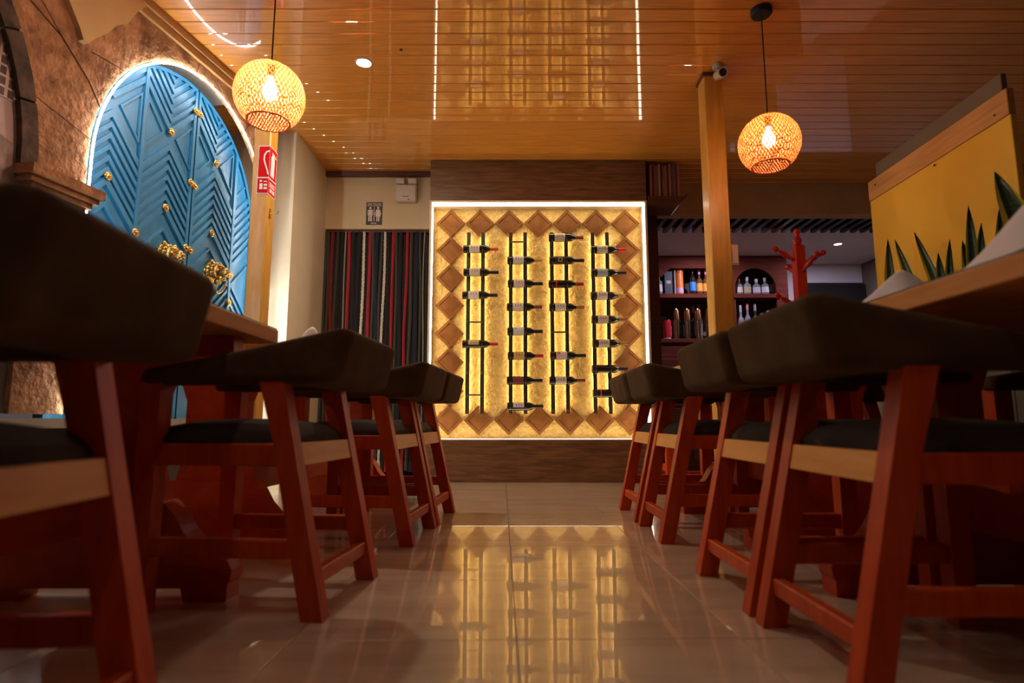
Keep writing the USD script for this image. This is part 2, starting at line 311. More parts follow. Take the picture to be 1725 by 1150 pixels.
# ================================================================ WINE WALL
NX0, NX1, NZ0, NZ1 = -.705, 1.166, .348, 2.408
ww = thing('wine_wall', 'illuminated gold stucco wine wall framed in walnut laminate with brown diamond tiles', 'wine display')
obj('header_panel', bx(-.720, 1.182, 5.0, 5.30, NZ1 + .012, H_CEIL - .002, .003), 'laminate', ww)
obj('base_panel', bx(-.720, 1.182, 5.0, 5.30, 0, NZ0 - .006, .003), 'laminate', ww)
for a, b in ((-.720, NX0), (NX1, 1.182)): obj('side_trim', bx(a, b, 5.0, 5.30, NZ0 - .006, NZ1 + .012), 'beige_trim', ww)
obj('top_trim', bx(NX0, NX1, 5.0, 5.30, NZ1, NZ1 + .012), 'beige_trim', ww)
obj('bottom_trim', bx(NX0, NX1, 5.0, 5.30, NZ0 - .006, NZ0), 'beige_trim', ww)
g = np.stack(np.meshgrid(np.linspace(NX0, NX1, 190), np.linspace(NZ0, NZ1, 210), indexing='ij'), -1)
bump = meshkit.fbm(np.concatenate([g * [26, 26], 0 * g[..., :1]], -1).reshape(-1, 3), 3, 3).reshape(g.shape[:2])
V = np.stack([g[..., 0], 5.205 - .016 * bump, g[..., 1]], -1).reshape(-1, 3)
ii, jj = np.meshgrid(np.arange(189), np.arange(209), indexing='ij'); q = (ii * 210 + jj).ravel()
obj('stucco_panel', trimesh.Trimesh(V, np.concatenate([np.stack([q, q + 210, q + 211], 1), np.stack([q, q + 211, q + 1], 1)]), process=False), 'gold_stucco', ww, smooth=True)
obj('back_board', bx(NX0, NX1, 5.23, 5.30, NZ0, NZ1), 'laminate', ww)
lw = .012
for nm, m_ in (('l', bx(NX0 + .001, NX0 + .006, 5.03, 5.10, NZ0 + .01, NZ1 - .01)), ('r', bx(NX1 - .006, NX1 - .001, 5.03, 5.10, NZ0 + .01, NZ1 - .01)),
               ('t', bx(NX0 + .01, NX1 - .01, 5.03, 5.10, NZ1 - .006, NZ1 - .001)), ('b', bx(NX0 + .01, NX1 - .01, 5.03, 5.10, NZ0 + .001, NZ0 + .006))):
    obj('led_strip', m_, 'led_white', ww)
DH = .128
def diamond(x, z):
    y0, y1, y2 = 5.197, 5.176, 5.180
    o = [(DH, 0), (0, DH), (-DH, 0), (0, -DH)]; k1, k2, k3 = 1.0, .76, .72
    V, F = [], []
    for k, yy in ((1, y0), (1, y1), (k2, y1), (k3, y2 + .004)):
        V += [(x + a * k, yy, z + b * k) for a, b in o]
    for r in range(3):
        for i in range(4):
            a, b, c_, d_ = r * 4 + i, r * 4 + (i + 1) % 4, r * 4 + 4 + (i + 1) % 4, r * 4 + 4 + i
            F += [[a, c_, b], [a, d_, c_]]
    F += [[12, 14, 13], [12, 15, 14]]
    m = trimesh.Trimesh(np.array(V), np.array(F), process=False); m.invert() if m.face_normals[-1][1] > 0 else None
    return m
tx = np.linspace(-.552, 1.024, 7); tz = np.linspace(.507, 2.272, 8)
for i, x in enumerate(tx):
    for j, z in enumerate(tz):
        if i in (0, 6) or j in (0, 7): obj('tile', diamond(x, z), 'clay_tile', ww)

RX = [-.3235, .053, .4195, .787]; BZ0, BZ1 = .561, 2.178
RN = ['leftmost', 'second from the left', 'third from the left', 'rightmost']
def zrow(v): return (700.9 - v) * .005322 + 2.178 - (700.9 - 390) * .005322 if False else 2.178 - (v - 390) * (2.178 - .561) / 307.0
BOT = {0: [(422, 'cream', 'orange'), (462, 'emblem', 'black'), (501, 'white', 'black'), (583, 'goldcream', 'red')],
       1: [(441.5, 'white', 'gold'), (481.5, 'redwhite', 'black'), (521, 'white', 'redbrown'), (562, 'teal', 'black'), (602.5, 'gold', 'red'), (643, 'darkred', 'black'), (685, 'whiteband', 'black')],
       2: [(402, 'cream', 'redbrown'), (441.5, 'ring', 'black'), (482, 'redband', 'red'), (521.5, 'white', 'goldbrown'), (602, 'pink', 'black'), (643, 'cream', 'redbrown')],
       3: [(423, 'cream', 'brightred'), (463, 'grey', 'black'), (502, 'white', 'gold'), (542, 'cream', 'brown'), (582, 'cream', 'goldbrown'), (624, 'low', 'black'), (664, 'redstripe', 'black')]}
EMPTY = {0: [545, 628, 666], 1: [407], 2: [562, 690], 3: []}
LC = dict(cream=(.62, .52, .38), white=(.70, .62, .52), emblem=(.58, .50, .36), goldcream=(.52, .38, .14), redwhite=(.68, .58, .48), teal=(.60, .62, .58), gold=(.55, .38, .10), darkred=(.17, .03, .02),
          whiteband=(.64, .58, .48), ring=(.025, .022, .018), redband=(.03, .022, .02), pink=(.66, .55, .52), grey=(.42, .45, .46), low=(.50, .44, .32), redstripe=(.03, .022, .02))
CC = dict(orange=(.60, .09, .02), black=(.012, .012, .012), red=(.45, .02, .02), gold=(.55, .30, .06), redbrown=(.24, .05, .03), goldbrown=(.36, .18, .05), brightred=(.68, .015, .03), brown=(.28, .12, .05))
RY = 5.158
for r in range(4):
    rk = thing('wine_rack', 'wine rack of two dark iron uprights, %s on the gold wall' % RN[r], 'wine rack', (RX[r], RY, 0), 0, 'wine racks on the gold wall')
    for sx in (-.0645, .0645):
        obj('upright', bx(sx - .0165, sx + .0165, -.010, .010, BZ0, BZ1, .002), 'iron', rk)
        for e in (-.0125, .0125):
            obj('led_strip', bx(sx + e - .0035, sx + e + .0035, .0105, .0145, BZ0 + .02, BZ1 - .01), 'led_rack', rk)
        for z in (.75, 1.95): obj('standoff', lathe([(0, 0), (.007, 0), (.007, .036), (0, .036)], 8, (sx, .009, z), [0, 1, 0]), 'iron', rk)
    for v, *_ in BOT[r]:
        z = zrow(v)
        for sx in (-.0645, .0645):
            a = np.linspace(math.pi * 1.02, math.pi * 1.98, 9)
            pth_ = [(sx, -.012 - .0385 + .0415 * math.cos(t), z + .0415 * math.sin(t)) for t in a][::-1]
            obj('cradle', tube([(sx, -.011, z - .055), (sx, -.011, z - .012)] + pth_, .0032, 6), 'bracket', rk)
    for v in EMPTY[r]:
        z = zrow(v)
        obj('crossbar', tube([(-.05, -.012, z), (.05, -.012, z)], .0065, 8), 'iron', rk) if v not in (628, 690) else None
        for sx in (-.0645, .0645): obj('cradle', bx(sx - .010, sx + .010, -.026, -.0101, z - .018, z + .008, .003), 'bracket', rk)
# bottles, lying on the cradles, necks to the right
prof = [(0, 0), (.030, 0), (.0355, .004), (.0365, .010), (.0365, .182), (.034, .198), (.026, .214), (.0175, .226), (.0148, .236), (.0143, .30), (0, .30)]
body_m = lathe(prof, 22, axis=[1, 0, 0])
cap_m = lathe([(.0149, .237), (.0155, .239), (.0152, .300), (.0162, .302), (.0162, .308), (0, .309)], 16, axis=[1, 0, 0])
def shell(x0, x1, a0, a1, r, n=14):
    A = np.linspace(a0, a1, n); V = []; F = []
    for x in (x0, x1): V += [(x, -r * math.cos(a), r * math.sin(a)) for a in A]
    for i in range(n - 1): F += [[i, i + 1, n + i + 1], [i, n + i + 1, n + i]]
    m = trimesh.Trimesh(np.array(V), np.array(F), process=False)
    if m.face_normals[n // 2][1] > 0: m.invert()
    return m
NAMES = dict(cream='cream label', white='white label', emblem='cream label with a dark emblem', goldcream='golden cream label', redwhite='white label with red print', teal='pale label with a teal dot', gold='gold label',
             darkred='dark red label', whiteband='white label showing upward', ring='gold ring on a black label', redband='narrow red band', pink='pale label with a pink flower', grey='blue-grey label', low='label turned downward', redstripe='red stripe on a dark body')
CN = dict(orange='orange-red capsule', black='black capsule', red='red capsule', gold='gold capsule', redbrown='red-brown capsule', goldbrown='gold-brown capsule', brightred='bright red capsule', brown='brown capsule')
ORD = ['top', 'second', 'third', 'fourth', 'fifth', 'sixth', 'lowest']
for r in range(4):
    for k, (v, lb_, cp) in enumerate(BOT[r]):
        xo = RX[r] - .0645 - .030 + [(.0, .004, -.004)[k % 3], 0][0 if r else 0] - (.012 if r < 1 else .0) + (.006 if (r, k) == (3, 0) else 0)
        ordn = 'lowest' if k == len(BOT[r]) - 1 else ORD[k]
        b = thing('wine_bottle', 'bottle with %s and %s, %s on the %s rack' % (NAMES[lb_], CN[cp], ordn, RN[r].replace(' from the left', '')), 'bottle', (xo, RY - .0515, zrow(v)), 0, 'wine bottles on the wall racks')
        gl = obj('body', body_m, 'bottle_glass', b, smooth=40)
        x0, x1, a0, a1 = .052, .145, -1.25, 1.25
        if lb_ == 'low': a0, a1 = -1.5, -.75
        if lb_ == 'goldcream' or lb_ == 'whiteband': a0, a1 = -.25, 1.35
        if lb_ in ('redband', 'redstripe'): x0, x1 = .062, .074
        c_ = LC[lb_] if lb_ not in ('redband', 'redstripe') else (.55, .02, .02)
        la = obj('label', shell(x0, x1, a0, a1, .0372), col(c_, .6), b, smooth=True)
        if lb_ in ('cream', 'white', 'goldcream', 'gold', 'redwhite', 'emblem', 'whiteband'):
            ac = (.55, .06, .05) if lb_ == 'redwhite' else (.16, .11, .07)
            for q in range(3): obj('print', shell(x0 + .022 + .022 * q, x0 + .028 + .022 * q, max(a0, -.1) * .5, .55, .0376), col(ac, .6), la)
        if lb_ == 'teal': obj('print', shell(.062, .084, .5, .95, .0376), col((.05, .45, .42), .6), la)
        if lb_ == 'pink': obj('print', shell(.062, .088, .2, .8, .0376), col((.65, .08, .22), .6), la)
        if lb_ == 'ring':
            for q0, q1, w0, w1 in ((.078, .084, -.5, .5), (.108, .114, -.5, .5), (.084, .108, .38, .55), (.084, .108, -.55, -.38)): obj('print', shell(q0, q1, w0, w1, .0376), col((.60, .40, .10), .4), la)
        if lb_ == 'grey': obj('print', shell(.08, .10, -.2, .3, .0376), col((.15, .42, .50), .6), la)
        obj('capsule', cap_m, col(CC[cp], .35), b, smooth=40)

# ================================================================ BLUE DOOR
dr = thing('door_1', 'tall arched blue double door with raised chevron mouldings and gilt studs', None, kind='structure')
leafL = door_open.intersection(sbox(-3, 0, -.134, 3)); leafR = door_open.intersection(sbox(-.126, 0, 3, 3))
leaves = []
for lf in (leafL, leafR): leaves.append(obj('door_leaf', prism(lf, -.16, -.12, wall_frame), 'door_blue', dr))
ZX = 2.215
ribs = []
for sc, h in ((-.74, .205), (-.333, .20), (.072, .20), (.48, .20)):
    li = 0 if sc < -.13 else 1
    def add(pts, w=.016, hh=.014, clip=None):
        g_ = LineString(pts).buffer(w / 2, cap_style=2, join_style=2).intersection(door_open.buffer(-.012)).intersection(sbox(sc - h + .006, .52, sc + h - .006, 3))
        for p in polys(g_): ribs.append((li, p, hh))
    e = h * 1.06
    for k in range(7):                                          # stacked peaks under the crossing
        z = 1.755 + .063 * k; add([(sc - h, z - e), (sc, z), (sc + h, z - e)], .03 if k in (0, 6) else .022)
    for k in range(12):                                         # stacked valleys above it
        z = ZX + .022 + .063 * k; add([(sc - h, z + e), (sc, z), (sc + h, z + e)], .03 if k == 0 else .022)
    add([(sc - h, 1.62 - e), (sc, 1.62), (sc + h, 1.62 - e)], .012)
    zb = .61
    for k in range(5):
        z = zb + .07 + .063 * k; add([(sc - h, z + e), (sc, z), (sc + h, z + e)], .022)
    add([(sc - h, zb - e), (sc, zb), (sc + h, zb - e)], .03)
    add([(sc - h, zb + e), (sc, zb), (sc + h, zb + e)], .03)
    for k in range(1, 4): add([(sc - h, 1.30 - .063 * k + e), (sc, 1.30 - .063 * k), (sc + h, 1.30 - .063 * k + e)], .018)
    for sg in (-1, 1):                                          # triangles left and right of the crossing
        tri = Polygon([(sc + sg * .045, ZX - .012), (sc + sg * (h - .018), ZX + e - .07), (sc + sg * (h - .018), ZX - e + .05)])
        for p in polys(tri.difference(tri.buffer(-.011)).intersection(door_open.buffer(-.012))): ribs.append((li, p, .010))
for s_ in (-.535, .283):
    for p in polys(sbox(s_ - .012, .52, s_ + .012, 2.7).intersection(door_open.buffer(-.012))): ribs.append((0 if s_ < -.13 else 1, p, .017))
for s_, li in ((-.146, 0), (-.114, 1)):
    for p in polys(sbox(s_ - .010, .52, s_ + .010, 2.7).intersection(door_open.buffer(-.012))): ribs.append((li, p, .017))
fr = door_open.difference(door_open.buffer(-.022))
for li, cl in ((0, sbox(-3, 0, -.14, 3)), (1, sbox(-.12, 0, 3, 3))):
    for p in polys(fr.intersection(cl)): ribs.append((li, p, .016))
for li, p, hh in ribs: obj('moulding', prism(p, -.12, -.12 + hh, wall_frame), 'door_blue', leaves[li])
def rosette():
    ms = [lathe([(0, 0), (.024, 0), (.024, .004), (.020, .007), (.012, .008), (.010, .012), (.005, .015), (0, .0155)], 18)]
    for k in range(9):
        a = 2 * math.pi * k / 9; s = trimesh.creation.icosphere(1, .0052); s.apply_translation([.0165 * math.cos(a), .0165 * math.sin(a), .0065]); ms.append(s)
    m = trimesh.util.concatenate(ms); m.apply_transform(trimesh.geometry.align_vectors([0, 0, 1], [WN[0], WN[1], 0])); return m
ros = rosette()
for s_, z in ((-.739, 1.778), (-.535, 1.535), (-.335, 2.225), (-.148, 2.46), (-.112, 2.46), (-.148, 1.984), (-.112, 1.974), (-.333, 1.752), (.07, 2.205), (-.148, 1.56), (-.112, 1.555), (.073, 1.724), (.283, 1.492), (.286, 1.302), (-.745, 1.455), (.10, .61), (.48, 1.75), (.48, 2.2), (-.333, .61), (-.535, 1.3), (-.74, .61)):
    m_ = ros.copy(); m_.apply_translation(wp(s_, z, -.104)); obj('stud', m_, 'brass', leaves[0] if s_ < -.13 else leaves[1], smooth=50, label='gilt rosette stud')
def lion():
    """A cast lion mask: domed plate, mane locks, brow, muzzle, ears; local x across, y up, z out."""
    ms = []
    def ell(c, r, sub=2):
        s = trimesh.creation.icosphere(sub, 1.0); s.apply_scale(r); s.apply_translation(c); ms.append(s)
    ms.append(lathe([(0, 0), (.050, 0), (.050, .006), (.044, .012), (0, .016)], 24))
    for k in range(11):                                            # mane locks sweeping back
        a = math.pi * (-.15 + 1.3 * k / 10); ell((.040 * math.cos(a), .046 * math.sin(a) + .004, .016), (.012, .014, .013), 1)
    for k in range(9):
        a = math.pi * (-.10 + 1.2 * k / 8); ell((.033 * math.cos(a), .040 * math.sin(a) + .006, .034), (.011, .012, .013), 1)
    ell((0, .008, .040), (.033, .040, .036))                        # skull
    ell((0, .030, .062), (.022, .012, .016)); ell((0, .010, .078), (.012, .018, .030))   # forehead, bridge of the nose
    ell((0, -.006, .082), (.020, .016, .028)); ell((0, .001, .110), (.012, .008, .007))  # muzzle, nose
    ell((-.011, -.012, .094), (.012, .011, .015)); ell((.011, -.012, .094), (.012, .011, .015))
    ell((0, -.036, .070), (.013, .008, .024)); ell((0, -.046, .050), (.016, .016, .018))  # jaw, beard
    for q in (-1, 1):
        ell((q * .017, .020, .072), (.007, .005, .006), 1); ell((q * .018, .029, .068), (.013, .005, .010), 1)
        ell((q * .031, .050, .036), (.011, .014, .008), 1)
    return trimesh.util.concatenate(ms)
LT = np.eye(4); LT[:3, 0] = [WD[0], WD[1], 0]; LT[:3, 1] = [0, 0, 1]; LT[:3, 2] = [WN[0], WN[1], 0]
for s_ in (-.311, .10):
    m_ = lion(); m_.apply_scale(1.3); m_.apply_transform(LT); m_.apply_translation(wp(s_, 1.462, -.121))
    kn = obj('knocker', m_, 'brass', dr, smooth=50, label='gilt lion mask door knocker')
    a = np.linspace(0, 2 * math.pi, 28, endpoint=False)
    obj('ring', tube([wp(s_ + .036 * math.cos(t), 1.462 - .085 + .05 * math.sin(t), -.030 + .020 * math.sin(t)) for t in a], .0055, 8, True), 'brass', kn, smooth=True)
arch_led = thing('arch_light', 'cool white LED strip following the edge of the blue door arch', 'light strip')
a = np.linspace(0, math.pi, 60); rr = DR - .010
obj('strip', tube([wp(DC + rr, .53, .014)] + [wp(DC + rr * math.cos(t), DZ + (DRZ - .010) * math.sin(t), .014) for t in a] + [wp(DC - rr, .53, .014)], .0055, 6), 'led_arch', arch_led)

# ================================================================ POSTS
pl = thing('wooden_post', 'varnished yellow wooden post beside the blue door', 'post', (-1.645, 3.755, 0), 0, 'varnished wooden posts')
obj('shaft', bx(-.055, .055, -.055, .065, 0, H_CEIL - .001, .006), 'post_wood', pl)
obj('base_block', bx(-.068, .068, -.068, .078, 0, .12, .008), 'post_wood', pl)
prr = thing('wooden_post', 'varnished yellow wooden post in front of the bar', 'post', (1.335, 3.735, 0), 0, 'varnished wooden posts')
obj('shaft', bx(-.064, .064, -.065, .065, 0, 2.775, .006), 'post_wood', prr)
obj('base_block', bx(-.078, .078, -.078, .078, 0, .12, .008), 'post_wood', prr)
obj('cap', bx(-.072, .072, -.075, .075, 2.765, H_CEIL, .003), 'dark_wood', prr, label='dark cap under the ceiling')
# coat hook on the left post
hk = thing('coat_hook', 'small brass coat hook on the right side of the left post', 'hook', (-1.590, 3.745, 1.85))
obj('plate', bx(-.0005, .006, -.012, .012, -.035, .03, .002), 'brass', hk)
obj('arm', tube([(.004, 0, -.005), (.02, 0, -.004), (.045, 0, -.004), (.055, 0, .002), (.058, 0, .016)], [.004, .004, .004, .004, .0055], 8), 'brass', hk, smooth=True)
# LED strip up the back of the left post, washing the pillar
ps = thing('pillar_light', 'vertical white LED strip behind the left post washing the cream pillar', 'light strip', (-1.800, 4.232, 0))
obj('strip', bx(-.004, .004, .042, .050, .05, 1.55), 'led_arch', ps)
obj('channel', bx(-.008, .008, .030, .0415, .03, 1.57), 'beige_trim', ps)
# fire extinguisher sign folded round the corner of the post
sg = thing('extinguisher_sign', 'red fire extinguisher sign folded around the corner of the left post', 'sign', (-1.590, 3.70, 2.13))
e0 = .0015
def front(poly, d): return prism(poly, -d, -d + .0012, lambda v: np.stack([v[:, 0], v[:, 2], v[:, 1]], 1))
def side(poly, d): return prism(poly, d - .0012, d, lambda v: np.stack([v[:, 2], v[:, 0], v[:, 1]], 1))
obj('front_panel', front(sbox(-.075, -.165, 0, .165), .0015), 'sign_white', sg)
obj('side_panel', side(sbox(0, -.165, .115, .165), .0015), 'sign_white', sg)
obj('front_field', [front(sbox(-.069, -.05, 0, .159), .0025), front(sbox(-.069, -.159, 0, -.06), .0025)], 'sign_red', sg, label='red printed field')
obj('side_field', [side(sbox(0, -.05, .109, .159), .0025), side(sbox(0, -.159, .109, -.06), .0025)], 'sign_red', sg, label='red printed field')
hose = LineString([(.012, .10), (-.004, .122)]).buffer(.006)
ext = unary_union([sbox(.02, -.035, .075, .085), Point(.0475, .085).buffer(.0275), sbox(.038, .10, .057, .128), LineString([(.04, .128), (.09, .112)]).buffer(.006)])
obj('extinguisher_symbol', [side(ext, .0035), front(LineString([(0, .128), (-.02, .122), (-.032, .10), (-.034, .07), (-.026, .04), (-.012, .0), (-.004, -.03)]).buffer(.005).intersection(sbox(-.07, -.05, 0, .15)), .0035)], 'sign_white', sg)
fl = unary_union([sbox(-.055, -.135, -.035, -.095), sbox(-.028, -.135, -.006, -.12), sbox(-.028, -.112, -.006, -.098), sbox(-.055, -.085, -.04, -.072), sbox(-.030, -.086, -.008, -.078)])
fs = unary_union([sbox(.012, -.086, .095, -.080), sbox(.012, -.098, .095, -.092), sbox(.012, -.110, .095, -.104), sbox(.02, -.145, .05, -.12), sbox(.06, -.145, .095, -.12)])
obj('print', [front(fl, .0035), side(fs, .0035)], 'sign_white', sg)

# security camera at the right post
sc_ = thing('security_camera', 'white bullet security camera on the ceiling above the bar post', 'camera', (1.335, 3.585, H_CEIL))
obj('mount', lathe([(0, -.024), (.030, -.024), (.034, -.018), (.034, 0), (0, 0)], 18), 'white_plastic', sc_, smooth=40)
obj('arm', tube([(0, 0, -.02), (0, -.008, -.045), (.004, -.02, -.062)], .010, 10), 'white_plastic', sc_, smooth=True)
ax = np.array([.05, -.92, -.32]); ax /= np.linalg.norm(ax)
bd = obj('body', lathe([(0, -.045), (.026, -.045), (.030, -.038), (.030, .045), (.033, .047), (.033, .058), (.026, .058), (.024, .050)], 20, (.004, -.022, -.075), ax), 'white_plastic', sc_, smooth=40)
obj('lens', lathe([(0, .049), (.024, .049), (.024, .051), (0, .052)], 18, (.004, -.022, -.075), ax), 'dark_plastic', sc_)
# white box on the right post
wb = thing('wall_speaker', 'small white box mounted on the right side of the bar post', 'speaker', (1.4005, 3.735, 1.55))
obj('housing', bx(0, .05, -.05, .05, -.07, .07, .006), 'white_plastic', wb)
obj('grille', bx(.008, .042, -.053, -.050, -.055, .055, .001), 'sign_pale', wb)

# ================================================================ LAMPS
def wicker_mesh(R=.16, n=50, zlo=-.80, zhi=.96):
    ms = []
    th0, th1 = math.acos(zhi), math.acos(zlo)
    for d in (1, -1):
        for k in range(n):
            t = np.linspace(0, 1, 22); th = th0 + (th1 - th0) * t; ph = 2 * math.pi * k / n + d * 1.25 * t
            P = np.stack([np.sin(th) * np.cos(ph), np.sin(th) * np.sin(ph), np.cos(th)], 1)
            T = np.gradient(P, axis=0); S = np.cross(T, P); S /= np.linalg.norm(S, axis=1)[:, None]
            wd = .0027
            rad = (R + d * .0012)
            A, B = P * rad + S * wd, P * rad - S * wd
            V = np.empty((44, 3)); V[0::2], V[1::2] = A, B
            F = []
            for i in range(21): F += [[2 * i, 2 * i + 1, 2 * i + 3], [2 * i, 2 * i + 3, 2 * i + 2]]
            ms.append(trimesh.Trimesh(V, np.array(F), process=False))
    return trimesh.util.concatenate(ms)
wick = wicker_mesh()
def pendant(label, x, y, z, bulb, power):
    p = thing('pendant_lamp', label, 'pendant lamp', (x, y, z), 0, 'woven pendant lamps')
    sh = obj('shade', wick, 'wicker', p)
    zl = -.80 * .16; rl = .16 * math.sqrt(1 - .64)
    a = np.linspace(0, 2 * math.pi, 40, endpoint=False)
    obj('rim', tube([(rl * math.cos(t), rl * math.sin(t), zl) for t in a], .004, 6, True), 'wicker', sh)
    grid = []
    for t in np.linspace(-rl * .94, rl * .94, 15):
        L_ = math.sqrt(max(rl * rl - t * t, 1e-6))
        for ang in (35, -35):
            c_, s_ = math.cos(math.radians(ang)), math.sin(math.radians(ang))
            grid.append(bar((t * c_ + L_ * s_, -t * s_ + L_ * c_, zl), (t * c_ - L_ * s_, -t * s_ - L_ * c_, zl), .0042, .001))
    obj('base_weave', grid, 'wicker', sh)
    a2 = .28 * .16
    obj('top_cap', lathe([(0, .153), (.047, .153), (.044, .160), (.012, .166), (0, .166)], 20), 'wicker', p, smooth=40)
    obj('socket', lathe([(0, .155), (.016, .155), (.018, .10), (.014, .095), (0, .095)], 16), 'dark_plastic', p, smooth=40)
    obj('bulb', lathe([(0, -.02), (.014, -.017), (.028, -.003), (.034, .016), (.032, .038), (.022, .064), (.013, .082), (.013, .097), (0, .097)], 20), bulb, p, smooth=50)
    obj('cord', tube([(0, 0, .16), (0, 0, H_CEIL - z - .03)], .0035, 6), 'cord', p)
    obj('canopy', lathe([(0, H_CEIL - z - .035), (.05, H_CEIL - z - .035), (.058, H_CEIL - z - .025), (.058, H_CEIL - z), (0, H_CEIL - z)], 24), 'cord', p, smooth=40)
    L = UsdLux.SphereLight.Define(stage, str(p.GetPath()) + '/glow'); L.CreateRadiusAttr(.03)
    return p
pendant('round woven wicker pendant lamp hanging by the blue door', -1.146, 2.63, 2.022, 'bulb', 1)
pendant('round woven wicker pendant lamp hanging in front of the bar', 1.400, 3.06, 1.995, 'bulb_right', 1)
for p in [x for x in stage.Traverse() if x.GetName() == 'glow']: stage.RemovePrim(p.GetPath())
def downlight(x, y, z, power, colr, label, r=.042, glow='spot_glow', parent_name='ceiling_spotlight', ang=None):
    d = thing(parent_name, label, 'spotlight', (x, y, z), 0, 'recessed round spotlights')
    obj('bezel', lathe([(r, 0), (r + .014, -.001), (r + .014, -.004), (r + .006, -.008), (r - .002, -.004), (r - .004, -.0005)], 28), 'white_plastic', d, smooth=40)
    obj('diffuser', lathe([(0, -.0035), (r - .004, -.0035), (r - .004, -.001), (0, -.001)], 24), glow, d)
    L = UsdLux.DiskLight.Define(stage, str(d.GetPath()) + '/lamp'); L.CreateRadiusAttr(r * .9); L.CreateIntensityAttr(power); L.CreateColorAttr(Gf.Vec3f(*colr))
    L.AddTranslateOp().Set(Gf.Vec3d(0, 0, -.010))
    return d
downlight(-.954, 3.55, H_CEIL, SPOT * 34, (1, .84, .68), 'lit round ceiling spotlight between the left lamp and the wine wall')
for x, y, lb_ in ((-.95, .6, 'unseen round ceiling spotlight over the near left table'), (1.35, .5, 'unseen round ceiling spotlight over the near right table'), (.2, -1.2, 'unseen round ceiling spotlight behind the camera')):
    downlight(x, y, H_CEIL, SPOT * (1.0 if x > 1 else 4.6), (1, .76, .58), lb_)  # all out of view, placed to light the near floor, chairs and tables
sw = obj('ceiling_screw', lathe([(0, -.004), (.010, -.004), (.010, .0), (0, 0)], 12, (-.69, 3.42, H_CEIL)), 'dark_plastic'); tag(sw, 'small dark screw head in the ceiling boards right of the lit spotlight', 'screw')

# ================================================================ CHAIRS
HT, HF = .61, .29
def back_mesh():
    def f2(x, y):
        # outer rounded rectangle minus the inner cut-out (open at the table side)
        qx, qy = abs(x - .0) - (.285 - .045), abs(y) - (.235 - .045)
        do = math.hypot(max(qx, 0), max(qy, 0)) + min(max(qx, qy), 0) - .045
        cx0 = -.15; qx, qy = abs(x - cx0) - (.27 - .05), abs(y) - (.142 - .05)
        di = math.hypot(max(qx, 0), max(qy, 0)) + min(max(qx, qy), 0) - .05
        return max(do, -di)
    def f(x, y, z):
        xs = x - (z - .60) * .22                                    # the back leans out
        t = min(max((x + .285) / .57, 0), 1)
        zt = .640 + .108 * t ** 1.15; zb = .598
        h = (zt - zb) / 2; r = min(.024, h * .8)
        d2 = f2(xs, y) + r; dz = abs(z - (zt + zb) / 2) - h + r
        return -(math.hypot(max(d2, 0), max(dz, 0)) + min(max(d2, dz), 0) - r)
    m = manifold3d.Manifold.level_set(f, [-.34, -.28, .57, .36, .28, .78], .0125, 0.0)
    mm = m.to_mesh(); t = trimesh.Trimesh(mm.vert_properties[:, :3], mm.tri_verts)
    trimesh.smoothing.filter_taubin(t, iterations=6); return t
def cushion_mesh(x0, x1, y0, y1, z0, z1, n=16):
    gx, gy = np.linspace(-1, 1, n), np.linspace(-1, 1, n)
    top = []; 
    def pt(u, v, s):
        r = 1 - max(abs(u), abs(v)) ** 6
        cu, cv = np.sign(u) * abs(u), np.sign(v) * abs(v)
        z = z0 + (z1 - z0) * ((.42 + .58 * (1 - abs(u) ** 2.6) * .5 + .58 * (1 - abs(v) ** 2.6) * .5) * (1 if r > 0 else .45))
        return ((x0 + x1) / 2 + cu * (x1 - x0) / 2 * (1 if r > 0 else .995), (y0 + y1) / 2 + cv * (y1 - y0) / 2, z if s else z0)
    V = [pt(u, v, 1) for u in gx for v in gy] + [pt(u, v, 0) for u in gx for v in gy]; N = n * n; F = []
    for i in range(n - 1):
        for j in range(n - 1):
            a = i * n + j; F += [[a, a + n, a + n + 1], [a, a + n + 1, a + 1], [N + a, N + a + n + 1, N + a + n], [N + a, N + a + 1, N + a + n + 1]]
    rim = [i * n for i in range(n)] + [(n - 1) * n + j for j in range(1, n)] + [i * n + n - 1 for i in range(n - 2, -1, -1)] + [j for j in range(n - 2, 0, -1)]
    for k in range(len(rim)):
        a, b_ = rim[k], rim[(k + 1) % len(rim)]; F += [[a, N + a, b_], [b_, N + a, N + b_]]
    m = trimesh.Trimesh(np.array(V), np.array(F), process=False)
    if m.volume < 0: m.invert()
    return m
BACK = back_mesh(); CUSH = cushion_mesh(-.262, .150, -.196, .196, .438, .507)
def leg_poly(pts, y0, y1, b=.004):
    v = []
    P = Polygon(pts)
    m1, m2 = P, P.buffer(-b, join_style=2)
    return trimesh.util.concatenate([prism(P, y0 + b, y1 - b), ]) if False else prism(P, y0, y1)
